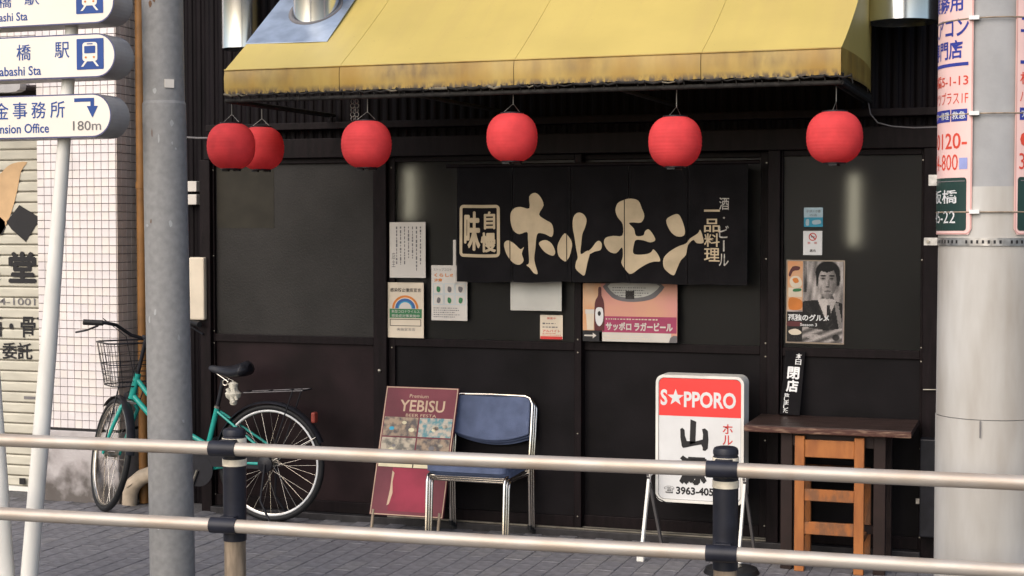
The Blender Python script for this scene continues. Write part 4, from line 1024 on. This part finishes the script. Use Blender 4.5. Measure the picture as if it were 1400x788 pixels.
# ================================================================= BLUE STACKING CHAIRS
def make_chair(base, label, group):
    """base: floor point midway between the rear feet, chair faces -y"""
    t = thing('stacking_chair', label, 'chair', base, group)
    O = Vector(base)
    hw = .215
    def L(x, y, z): return O + Vector((x, y, z * .915 if z > .03 else z))
    for s in (-1, 1):
        b = MB(); b.sweep([L(s * hw, -.44, .0), L(s * hw, -.418, .33), L(s * hw, -.405, .362), L(s * hw, -.37, .372), L(s * hw, -.05, .365)], .0082, 'chrome', 10); b.build('front_leg', t)
        b = MB(); b.sweep([L(s * (hw + .014), -.035, .0), L(s * (hw + .014), -.05, .40), L(s * (hw + .016), -.02, .58), L(s * (hw + .014), .01, .74), L(s * (hw - .002), .015, .775), L(s * (hw - .03), .016, .787), L(0, .016, .79)], .0082, 'chrome', 10); b.build('rear_leg', t)
        for yy in (-.44, -.035):
            b = MB(); xx = s * hw if yy < -.1 else s * (hw + .014); b.tube(L(xx, yy, 0), L(xx, yy, .025), .0135, 'black_rubber', 10); b.build('foot_cap', t)
    b = MB()
    b.tube(L(-hw, -.38, .36), L(hw, -.38, .36), .008, 'chrome', 8); b.build('cross_bar', t); b = MB(); b.tube(L(-hw, -.06, .36), L(hw, -.06, .36), .008, 'chrome', 8); b.build('cross_bar', t)
    b = MB(); pts = rrect(-hw - .005, -.435, hw + .005, -.05, .04); b.prism(pts, lambda u, v, d: L(u, v, .402 + d - .01 * ((v + .03) / -.4)), 0, .032, 'fabric_blue'); b.build('seat', t, bevel=.011)
    b = MB(); n = 16; top_, bot = [], []; rows = 8; vs_ = []
    for j in range(rows + 1):
        for i in range(n + 1):
            u = -1 + 2 * i / n; lowz = .565 - .05 * (1 - u * u) ; hiz = .782 - .018 * max(0, abs(u) - .85) / .15
            z = lowz + (hiz - lowz) * j / rows; y = .010 + .02 * (1 - u * u) - .035 * (1 - j / rows)
            vs_.append(L(u * (hw + .004), y - .012, z))
    k0 = len(vs_); vs_ += [v + Vector((0, .028, 0)) for v in vs_]
    W_ = n + 1; fs = []
    for j in range(rows):
        for i in range(n): a = j * W_ + i; fs += [(a, a + 1, a + W_ + 1, a + W_), (k0 + a + W_, k0 + a + W_ + 1, k0 + a + 1, k0 + a)]
    for i in range(n): fs += [(i + 1, i, k0 + i, k0 + i + 1), (rows * W_ + i, rows * W_ + i + 1, k0 + rows * W_ + i + 1, k0 + rows * W_ + i)]
    for j in range(rows): fs += [(j * W_, (j + 1) * W_, k0 + (j + 1) * W_, k0 + j * W_), ((j + 1) * W_ + n, j * W_ + n, k0 + j * W_ + n, k0 + (j + 1) * W_ + n)]
    b.add(vs_, fs, 'fabric_blue', False); b.build('backrest', t, bevel=.008)
    return t
fl = at(582, 742, -.50); fr_ = at(688, 752, -.50)
cx = (X_(582, -.49) + X_(688, -.49)) / 2
G = 'blue chairs stacked at the door'
make_chair((cx, -.055, .028), 'front and topmost blue chair of the stack, its whole padded back in view', G)
make_chair((cx + .004, -.032, .014), 'middle blue chair of the stack, only its tubes showing behind the front one', G)
make_chair((cx + .008, -.010, .0), 'lowest and rearmost blue chair of the stack, its feet on the paving', G)

# ================================================================= ILLUMINATED STAND SIGN
SY = -.32
sx0, sx1 = X_(897, SY), X_(1018, SY); sz1 = at(957, 514, SY).z; sz0 = at(957, 689, SY).z
ss = thing('stand_sign', 'white and red illuminated stand sign with rounded corners in front of the door', 'sign', ((sx0 + sx1) / 2, SY, 0))
W, H = sx1 - sx0, sz1 - sz0
sfn = plane_fn((sx0, SY, sz0), (1, 0, 0), (0, 0, 1))
b = MB(); out = rrect(0, 0, W, H, .04, 8); inn = rrect(.014, .014, W - .014, H - .014, .028, 8); N = len(out)
b.add([sfn(u, v, 0) for u, v in out] + [sfn(u, v, 0) for u, v in inn] + [sfn(u, v, -.14) for u, v in out] + [sfn(u, v, -.012) for u, v in inn],
      [(i, (i + 1) % N, N + (i + 1) % N, N + i) for i in range(N)] + [((i + 1) % N, i, 2 * N + i, 2 * N + (i + 1) % N) for i in range(N)] + [(N + i, N + (i + 1) % N, 3 * N + (i + 1) % N, 3 * N + i) for i in range(N)] + [tuple(range(2 * N, 3 * N))[::-1]], 'white_paint')
b.build('case', ss)
b = MB(); b.prism(inn, sfn, -.02, -.006, 'lit_white'); b.build('face_panel', ss)
f = Face(lambda u, v, d: sfn(u, v, d - .006), (897, 514, 1018, 689), W, H)
rp = rrect(901.5, 518.3, 1014, 640, 8, 8); rp = [(x, min(y, 570)) for x, y in rp]
f.poly([(901.5, 570), (1013.7, 570)] + [(x, y) for x, y in [(1013.7, 526), (1012.5, 521.5), (1008, 518.3), (907, 518.3), (902.7, 521.5), (901.5, 526)]], 'lit_red')
f.frame(900.6, 517.6, 1014.4, 685.4, .7, 'ink_grey', r=9)
f.text('S', 903.5, 534, 913, 556, 'lit_white', .03, 2)
f.poly([(924.5 + r_ * math.sin(R(36 * k)), 545 - r_ * math.cos(R(36 * k))) for k, r_ in ((k, 12 if k % 2 == 0 else 4.8) for k in range(10))][::-1], 'lit_white', 2)
f.text('PPORO', 936, 536, 1007, 558, 'lit_white', .03, 2)
f.poly([(945, 574), (953, 577), (952, 606), (944, 609)][::-1], 'ink_black'); f.poly(smooth_poly([(931, 588), (937, 589), (940, 604), (962, 601), (961, 587), (969, 589), (969, 613), (962, 616), (960, 608), (939, 613), (933, 611)], 2)[::-1], 'ink_black')
f.text('源', 929, 624, 968, 664, 'ink_black', .045)
f.vtext('ホルモン', 989, 578, 1003, 638, 'ink_red', .012)
f.text('☎', 909, 667, 923, 677, 'ink_black', .0); f.text('3963-4051', 925.5, 667, 982, 678, 'ink_black', .035)
f.build('lettering', ss)
ZH = at(889, 651, SY - .07).z
for px, s in ((889, -1), (1024, 1)):
    hx = sx0 - .018 if s < 0 else sx1 + .018
    b = MB(); b.beam((hx, SY - .05, ZH + .02), (hx - .004, -.53, .02), .028, .014, 'white_paint', up=Vector((1, 0, 0))); b.build('front_leg', ss, bevel=.002)
    b = MB(); b.beam((hx, SY - .09, ZH + .02), (hx, -.10, .005), .022, .012, 'ink_grey', up=Vector((1, 0, 0))); b.build('rear_leg', ss)
    b = MB(); b.box(hx - .022, hx + .014, -.555, -.51, 0, .03, 'white_paint'); b.build('foot', ss, bevel=.004)
    b = MB(); b.box(hx - .006, hx + .010, SY - .09, SY + .02, ZH, ZH + .045, 'white_paint'); b.build('hinge_bracket', ss)
b = MB(); P = [at(x, y, -.36) for x, y in ((898, 655), (904, 668), (912, 680), (935, 680))]; P = [at(889, 660, -.4), at(893, 672, -.4), at(900, 682, -.38), at(912, 688, -.34), at(925, 690, -.3)]
b.sweep(P, .003, 'ink_black', 6); b.build('power_cord', ss)
# round disc on the paving behind the right fence post
p = at(1000, 786, 0); d = ROT @ Vector(((1000 - CX) / FPX, -(783 - CY) / FPX, -1)); q = CAM + d * (-CAM.z / d.z)
b = MB(); b.lathe((q.x, q.y, 0), [(0, .03), (.08, .03), (.125, .022), (.135, .0)], 'black_rubber', 32); b.lathe((q.x, q.y, 0), [(.02, .034), (.05, .034), (.05, .03)], 'steel_dark', 20)
tag(b.build('rubber_base'), 'low round black base lying on the paving behind the right fence post', 'base')

# ================================================================= TABLE, WOODEN CHAIR, CLOSED BOARD
TYF, TYB = -.545, -.045
tx0, tx1 = X_(1018, TYF), X_(1248, TYF); tz = at(1130, 577, -.35).z; tz = .702
tt = thing('side_table', 'dark brown wooden table with worn edge against the wall at the right', 'table', ((tx0 + tx1) / 2, (TYF + TYB) / 2, 0))
for k in range(3):
    y0 = TYF + .03 + k * (TYB - TYF - .03) / 3; y1 = TYF + .03 + (k + 1) * (TYB - TYF - .03) / 3 - .002
    b = MB(); b.box(tx0, tx1, y0, y1, tz - .026, tz, 'table_wood'); b.build('plank', tt, bevel=.002)
b = MB(); b.box(tx0, tx1, TYF, TYF + .028, tz - .030, tz - .001, 'table_edge'); b.build('edge_strip', tt, bevel=.004)
lx = [X_(1079, -.44), X_(1206, -.44)]
for x in lx:
    for y in (-.46, -.12):
        b = MB(); b.box(x - .028, x + .028, y - .025, y + .025, 0, tz - .031, 'table_leg'); b.build('leg', tt, bevel=.003)
b = MB(); b.box(lx[0] + .029, lx[1] - .029, -.478, -.46, tz - .095, tz - .032, 'table_leg'); b.build('apron', tt); b = MB(); b.box(lx[0] + .029, lx[1] - .029, -.13, -.11, tz - .095, tz - .032, 'table_leg')
b.build('apron', tt)
b = MB(); b.box(lx[0] + .029, lx[1] - .029, -.30, -.27, .16, .20, 'table_leg'); b.build('stretcher', tt)
# wooden chair with its back to the street
CYb = -.515
wx0, wx1 = X_(1088, CYb), X_(1183.5, CYb); wz = at(1135, 598, CYb).z
wc = thing('wooden_chair', 'small worn orange brown wooden chair pushed under the table, back to the street', 'chair', ((wx0 + wx1) / 2, -.4, 0))
pw = .047
for x in (wx0, wx1 - pw):
    b = MB(); b.box(x, x + pw, CYb, CYb + .035, 0, wz, 'orange_wood'); b.build('back_post', wc, bevel=.004)
for y0, y1, m in ((603, 627, 'orange_wood'), (671, 687, 'worn_wood'), (716, 733, 'worn_wood')):
    a, c = at(1135, y1, CYb).z, at(1135, y0, CYb).z
    b = MB(); b.box(wx0 + pw, wx1 - pw, CYb + .007, CYb + .028, a, c, m); b.build('back_rail', wc, bevel=.003)
b = MB(); zs = at(1135, 652, CYb).z; b.box(wx0 + .004, wx1 - .004, CYb + .036, -.14, zs - .03, zs, 'worn_wood'); b.build('seat', wc, bevel=.004)
for x in (wx0, wx1 - .035):
    b = MB(); b.box(x, x + .035, -.19, -.155, 0, zs - .031, 'worn_wood'); b.build('front_leg', wc, bevel=.003)
    b = MB(); b.box(x + .008, x + .028, CYb + .036, -.191, .14, .17, 'worn_wood'); b.build('side_stretcher', wc)
# closed board, leaning on the glass
TL, TR, BL_, BR_ = at(1074, 479, -.02), at(1100, 481, -.02), at(1066, 566, -.09), at(1093, 568, -.09)
ex = (BR_ - BL_); ex.z = 0; W = ex.length; ex.normalize(); v_ = TL - BL_; skew = v_.dot(ex); ey = v_.normalized(); n_ = ex.cross(ey).normalized(); ex = ey.cross(n_).normalized(); H = v_.length
base = Vector((BL_.x, BL_.y, tz + .009)); cbn = plane_fn(base, ex, ey)
cb = thing('closed_board', 'narrow black wooden board with white closed lettering leaning on the table', 'sign', base)
b = MB(); b.prism([(0, 0), (W, 0), (W, H), (0, H)], cbn, -.014, 0, 'noren'); b.build('board', cb, bevel=.003)
f = Face(cbn, (0, 0, 27, 88), W, H)
f.vtext('本日', 15, 3, 23, 19, 'lit_white', .01, gap=.05); f.text('閉', 5.5, 22, 22, 39, 'lit_white', .025); f.text('店', 5.5, 40, 22, 57, 'lit_white', .025); f.vtext('致しました', 4, 59, 11, 86, 'lit_white', .01, gap=.05)
f.build('lettering', cb)

# ================================================================= GUARD FENCE
FA, FB = -2.625, -2.52                                  # the fence stands slightly askew to the house front
pa, pb = Vector((X_(319, FA), FA, 0)), Vector((X_(993.5, FB), FB, 0)); st_ = pb - pa; fd = st_.normalized(); fn_ = Vector((fd.y, -fd.x, 0))   # fn_ points to the road
off = fn_ * .095
gp = [pa - st_, pa, pb, pb + st_]
def zat(px, py, P):                                     # height of a pixel row above the plane through P
    return at(px, py, P.y).z
zr1 = zat(985, 642, pb + off); zr0 = zat(985, 757, pb + off)
gf = thing('guard_fence', 'steel pipe guard fence with two rails and black sleeved posts along the kerb', 'fence', (pa + pb) / 2)
ztop = zat(993, 611, pb)
for P in gp:
    b = MB(); b.tube(P - Z1 * .1, P + Z1 * (ztop - .02), .042, 'post_tan', 24); p_ = b.build('post', gf)
    b = MB(); b.lathe(P, [(.0455, zr0 - .075), (.0455, ztop - .035), (.0435, ztop - .033), (.0435, ztop - .028), (.0455, ztop - .026), (.0455, ztop - .014), (.042, ztop - .004), (.034, ztop), (0, ztop)], 'sleeve', 28); b.build('sleeve', p_)
    for z in (ztop - .050, zr1 - .065):
        b = MB(); b.lathe(P, [(.0455, z - .013), (.0478, z - .013), (.0478, z + .013), (.0455, z + .013)], 'reflector', 28); b.build('reflective_band', p_)
for z in (zr0, zr1):
    for i in range(3):
        a = gp[i] + off - fd * (.6 if i == 0 else 0) + Z1 * z; c = gp[i + 1] + off + fd * (.6 if i == 2 else 0) + Z1 * z
        mid_ = [a.lerp(c, t) - Z1 * .003 * math.sin(math.pi * t) for t in (0, .2, .4, .6, .8, 1)]
        b = MB(); b.sweep(mid_, .0262, 'rail_metal', 28); b.build('rail', gf)
    for P in gp:
        c = P + off + Z1 * z
        b = MB(); b.tube(c - fd * .055, c + fd * .055, .0305, 'sleeve', 20); b.beam(c - fn_ * .02, P + fn_ * .02 + Z1 * z, .06, .058, 'sleeve'); b.build('clamp', gf, bevel=.002)

# ================================================================= GREY STEEL POLE (left)
PY = -2.12
p0 = at(222, 0, PY); p1 = at(236, 788, PY); dd = (p1 - p0) / (p0.z - p1.z)
def pc(z): return p0 + dd * (p0.z - z)
zj = at(225, 143, PY).z
sp_ = thing('steel_pole', 'thick galvanised grey steel pole standing in front of the bicycle', 'pole', pc(0))
b = MB(); b.sweep([pc(-.02), pc(zj)], [.0975, .0925], 'galvanised', 48); b.sweep([pc(zj), pc(zj + .012)], [.0925, .0885], 'galvanised', 48); b.build('lower_tube', sp_)
b = MB(); b.sweep([pc(zj - .02), pc(4.6)], [.0885, .086], 'galvanised', 48); b.build('upper_tube', sp_)
b = MB(); q = pc(at(246, 116, PY).z); a = R(46); n_ = Vector((math.sin(a), -math.cos(a), 0)); tg = Vector((math.cos(a), math.sin(a), 0))
b.beam(q + n_ * .0895 - tg * .02, q + n_ * .0895 + tg * .02, .006, .036, 'paper'); b.build('number_tag', sp_)

rp_ = random.Random(5); b = MB()
for k in range(26):
    z = rp_.uniform(.3, 3.2); a = rp_.uniform(-.9, 1.5); q = pc(z); rr0 = (.0975 + (.0925 - .0975) * z / zj if z < zj else .0885) + .0008
    if abs(z - zj) < .05: continue
    h, w0 = rp_.uniform(.004, .02), rp_.uniform(.003, .010); n = 7
    P = [(a + w0 / rr0 * math.cos(t) * rp_.uniform(.6, 1.2), h * math.sin(t) * rp_.uniform(.6, 1.2)) for t in (6.283 * i / n for i in range(n))]
    b.add([q + Vector((math.sin(u) * rr0, -math.cos(u) * rr0, v)) for u, v in P], [tuple(range(n))], rp_.choice(['scuff_pale', 'scuff_pale', 'rust']))
o = b.build('scuffs', sp_); o['kind'] = 'stuff'

# ================================================================= DIRECTION SIGN (far left)
DY = -2.30; DF = -2.375; DB = -2.235
ds = thing('direction_sign', 'white tubular signpost with three blue lettered direction panels at the left', 'signpost', (at(20, 700, DY).x, DY, 0))
b = MB(); a = at(99, -60, DY); c = at(40, 788, DY); b_ = c + (c - a) * ((c.z + .02) / (a.z - c.z))
m1 = at(88, 190, DY); 
b.sweep([b_, c, at(66, 480, DY), m1, at(98, 40, DY), at(99, -60, DY)], [.040, .0375, .036, .0275, .027, .027], 'white_paint', 24); b.build('post', ds)
c2 = at(8.5, 788, DY); a2 = at(-12, 500, DY); b2 = c2 + (c2 - a2) * ((c2.z + .02) / (a2.z - c2.z))
b = MB(); b.sweep([b2, c2, a2, at(-40, 100, DY)], [.040, .0375, .036, .03], 'white_paint', 24); b.build('post', ds)
def panel(x1, y0, y1, draw):
    z1, z0 = at(x1 - 60, y0, DF).z, at(x1 - 60, y1, DF).z; xr = X_(x1, DF); h = (z1 - z0) / 2; xl = xr - 1.15
    pts = [(xl, z0), (xr - h, z0)] + [(xr - h + h * math.cos(R(a)), z0 + h + h * math.sin(R(a))) for a in range(-80, 81, 10)] + [(xr - h, z1), (xl, z1)]
    q = MB(); fnp = lambda u, v, d: Vector((u, DF - d, v))
    q.prism(pts, fnp, -(DB - DF), 0, 'sign_grey'); o = q.build('panel', ds); 
    for p_ in o.data.polygons: p_.use_smooth = False
    q = MB(); e = .0055; h2 = h - e
    pi = [(xl + e, z0 + e), (xr - h, z0 + e)] + [(xr - h + h2 * math.cos(R(a)), z0 + h + h2 * math.sin(R(a))) for a in range(-80, 81, 10)] + [(xr - h, z1 - e), (xl + e, z1 - e)]
    N = len(pts); q.add([fnp(u, v, .001) for u, v in pts] + [fnp(u, v, .001) for u, v in pi], [(i, (i + 1) % N, N + (i + 1) % N, N + i) for i in range(N)], 'sign_rim')
    q.add([fnp(u, v, .0012) for u, v in pi], [tuple(range(N))], 'sign_face'); q.build('face', o)
    f = Face(lambda u, v, d: Vector((xl + u, DF - .0015 - d, z0 + v)), (x1 - (xr - xl) / ((xr - X_(x1 - 100, DF)) / 100), y0, x1, y1), xr - xl, z1 - z0)
    draw(f); f.build('lettering', o)
def train(f, x0, y0, x1, y1):
    f.poly(rrect(x0, y0, x1, y1, 1.2)[::-1], 'sign_blue'); cx, s = (x0 + x1) / 2, (x1 - x0) / 36.5
    Y = lambda v: y0 + v * (y1 - y0) / 42
    f.poly(rrect(cx - 10 * s, Y(5), cx + 10 * s, Y(31), 4)[::-1], 'sign_face', 2)
    f.poly(rrect(cx - 7.5 * s, Y(10), cx + 7.5 * s, Y(20), 1)[::-1], 'sign_blue', 3); f.poly(rrect(cx - 4 * s, Y(6.5), cx + 4 * s, Y(8), .3)[::-1], 'sign_blue', 3)
    for q in (-5.5, 5.5): f.poly([(cx + q * s + 1.6 * math.cos(k), Y(25.5) - 1.6 * math.sin(k)) for k in range(6)], 'ink_orange', 3)
    for g in (-1, 1): f.poly([(cx + g * 4 * s, Y(31)), (cx + g * 7 * s, Y(31)), (cx + g * 12 * s, Y(38)), (cx + g * 9 * s, Y(38))][::g * -1], 'sign_face', 2)
def d1_(f):
    f.text('駅', 38, -10, 59, 4, 'sign_blue', .005); f.text('橋', 1, -10, 20, 6, 'sign_blue', .005); f.text('板', -42, -10, -21, 6, 'sign_blue', .005)
    f.text('Itabashi Sta', -17, 13, 42, 25, 'sign_blue', .012); train(f, 109, -22, 145.5, 20)
def d2_(f):
    f.text('駅', 79, 57, 99, 79, 'sign_blue', .005); f.text('橋', 26, 58, 46, 80, 'sign_blue', .005); f.text('板', -27, 58, -7, 80, 'sign_blue', .005)
    f.text('Itabashi Sta', -6, 88, 60, 101, 'sign_blue', .012); train(f, 109, 54, 145.5, 96)
def d3_(f):
    f.text('年', -33, 138, -12, 161, 'sign_blue', .005)
    for t, x in (('金', -6), ('事', 20), ('務', 46), ('所', 72)): f.text(t, x, 138, x + 20, 161, 'sign_blue', .005)
    f.text('Pension Office', -12, 168, 70, 181, 'sign_blue', .012)
    f.text('180m', 103, 166, 141, 179, 'ink_grey', .005)
    f.poly([(105, 135), (132, 135), (132, 146), (137, 146), (129.5, 162), (122, 146), (127, 146), (127, 140), (105, 140)][::-1], 'sign_blue')
panel(160, -25, 33.5, d1_); panel(161, 47, 107, d2_); panel(154.5, 129, 188.5, d3_)

# ================================================================= UTILITY POLE (right) with wrapped signs
UY = -2.05
uc = Vector((X_(1353, UY), UY, 0)); r_t = .184
up = thing('utility_pole', 'thick concrete utility pole with cream cladding at the right edge of the photo', 'utility pole', uc)
zc1 = at(1353, 255, UY - r_t).z; zc2 = at(1353, 575, UY - r_t).z
b = MB(); b.lathe(uc, [(r_t - .006, -.1), (r_t - .006, zc1 + .05), (r_t - .010, 4.8)], 'concrete_grey', 64); b.build('shaft', up)
b = MB(); b.lathe(uc, [(r_t - .004, zc2 + .001), (r_t + .002, zc2 + .001), (r_t, zc1), (r_t - .005, zc1)], 'concrete_clad', 64); b.build('cladding', up)
b = MB(); b.lathe(uc, [(r_t + .004, -.02), (r_t + .004, zc2 - .002), (r_t - .004, zc2 - .002)], 'concrete_clad', 64); b.build('lower_cladding', up)
b = MB(); q = at(1340, 587, UY - r_t); b.box(q.x - .002, q.x + .002, q.y - .012, q.y + .03, q.z - .03, q.z + .03, 'ink_grey'); b.build('seam', up)
zb_ = at(1353, 331, UY - r_t).z
b = MB(); b.lathe(uc, [(r_t + .001, zb_ - .014), (r_t + .006, zb_ - .014), (r_t + .006, zb_ + .014), (r_t + .001, zb_ + .014)], 'steel_band', 64)
for k in range(60):
    a = 2 * math.pi * k / 60
    if k % 8 == 0: continue
    c = uc + Vector((math.cos(a), math.sin(a), 0)) * (r_t + .0065); c.z = zb_; t_ = Vector((-math.sin(a), math.cos(a), 0))
    b.add([c - t_ * .004 - Z1 * .006, c + t_ * .004 - Z1 * .006, c + t_ * .004 + Z1 * .006, c - t_ * .004 + Z1 * .006], [(0, 1, 2, 3)], 'ink_black')
q = uc + Vector((-r_t - .004, -.03, zb_)); b.box(q.x - .045, q.x + .01, q.y - .006, q.y + .006, zb_ - .014, zb_ + .014, 'steel_band'); b.tube((q.x - .03, q.y - .02, zb_), (q.x - .03, q.y + .02, zb_), .006, 'steel_dark', 8)
b.build('steel_band', up)
b = MB(); z_ = at(1353, 244, UY - r_t).z; b.box(uc.x - r_t - .035, uc.x - r_t + .01, UY - .03, UY - .02, z_ - .02, z_ + .02, 'steel_band'); b.build('clip_band', up)
for y_ in (24, 155, 290):
    b = MB(); z_ = at(1353, y_, UY - r_t).z; b.ring((uc.x, uc.y, z_), r_t + .007, .003, 'post_tan', X1, Vector((0, 1, 0)), 64, 6)
    q = at(1333, y_, UY - r_t); b.box(q.x - .02, q.x + .015, q.y - .012, q.y + .03, z_ - .006, z_ + .008, 'lit_white'); b.build('strap', up)
def wrap(label, ang_r, width, draw, ztop_=3.4):
    """curved sign plate: ang_r = angle (rad) of its right edge measured from the -y direction towards +x"""
    rr = r_t + .004; z0 = at(1353, 321, UY - r_t).z
    def fn(u, v, d):
        a = ang_r - (width - u) / rr; return Vector((uc.x + (rr + d) * math.sin(a), uc.y - (rr + d) * math.cos(a), z0 + v))
    H = ztop_ - z0
    t = thing('pole_sign', label, 'sign', (uc.x, UY - rr, z0), 'curved sign plates on the utility pole')
    sc = 1 / FPX * (CAM - Vector((uc.x, UY - r_t, 1.65))).length   # metres per photo pixel at the front of the pole
    box = (0, 321 - H / sc, width / sc, 321)
    f = Face(lambda u, v, d: fn(u, v, d + .003), box, width, H, cut=.02)
    N = 24; q = MB(); vs_ = []
    for i in range(N + 1):
        u = width * i / N; e = 0 if 0 < i < N else .02
        for v, d in ((e, .003), (H, .003), (H, -.002), (e, -.002)): vs_.append(fn(u, v, d))
    q.add(vs_, [(i * 4 + j, (i + 1) * 4 + j, (i + 1) * 4 + (j + 1) % 4, i * 4 + (j + 1) % 4)[::-1] for i in range(N) for j in range(4)], 'sign_pink'); q.build('plate', t)
    draw(f, width / sc); f.build('lettering', t)
def ws(f, W):
    # columns counted back from the right edge W
    f.frame(0.5, -100, W - .5, 320.3, 1.1, 'sign_rimpink', r=8)
    f.text('業務用', W - 86, 3, W - 14.5, 28, 'text_blue', .02); f.text('エアコン', W - 92, 37, W - 6, 61, 'text_blue', .02); f.text('専門店', W - 86, 65, W - 14.5, 90, 'text_blue', .02)
    f.rect(W - 92, 95, W - 6, 99.5, 'text_blue'); f.text('板橋5-1-13', W - 92, 110, W - 6, 126, 'text_red', .01); f.text('ハイツプラス1F', W - 92, 133, W - 6, 149, 'text_red', .0)
    f.rect(W - 92, 156, W - 34, 172, 'text_blue'); f.rect(W - 32, 156, W - 7, 172, 'text_blue'); f.text('救急', W - 30, 159, W - 9, 169, 'lit_white', .01, 2); f.text('アフター修理', W - 90, 159, W - 36, 169, 'lit_white', .01, 2)
    f.text('0120-', W - 72, 187, W - 7, 208, 'text_red', .01); f.poly([(W - 92 + 7 + 6 * math.cos(k * .785), 197 - 9 * math.sin(k * .785)) for k in range(8)], 'text_red')
    f.text('314-800', W - 92, 215, W - 20, 236, 'text_red', .0); f.rect(W - 18, 220, W - 6, 235, 'text_lblue')
    f.poly(rrect(4, 246, W - 7, 316, 4)[::-1], 'plate_green'); f.rect(8, 250, W - 9, 251.2, 'ink_grey', 2); f.text('板橋', W - 80, 262, W - 20, 280, 'lit_white', .01, 2); f.text('45-22', W - 78, 290, W - 23, 306, 'lit_white', 0, 2)
d_r = (X_(1327.5, UY - r_t) - uc.x) / (r_t + .004); a_r = math.asin(d_r / .9 if abs(d_r) < .85 else -.8)
a_r = math.asin(max(-1, (X_(1327.5, UY - .17) - uc.x) / (r_t + .004)))
a_l = math.asin((X_(1385, UY - .17) - uc.x) / (r_t + .004))
SW = .266
wrap('pink curved plate on the left side of the utility pole with phone number', a_r, SW, ws)
wrap('pink curved plate on the right side of the utility pole, cut off', a_l + SW / (r_t + .004), SW, ws)
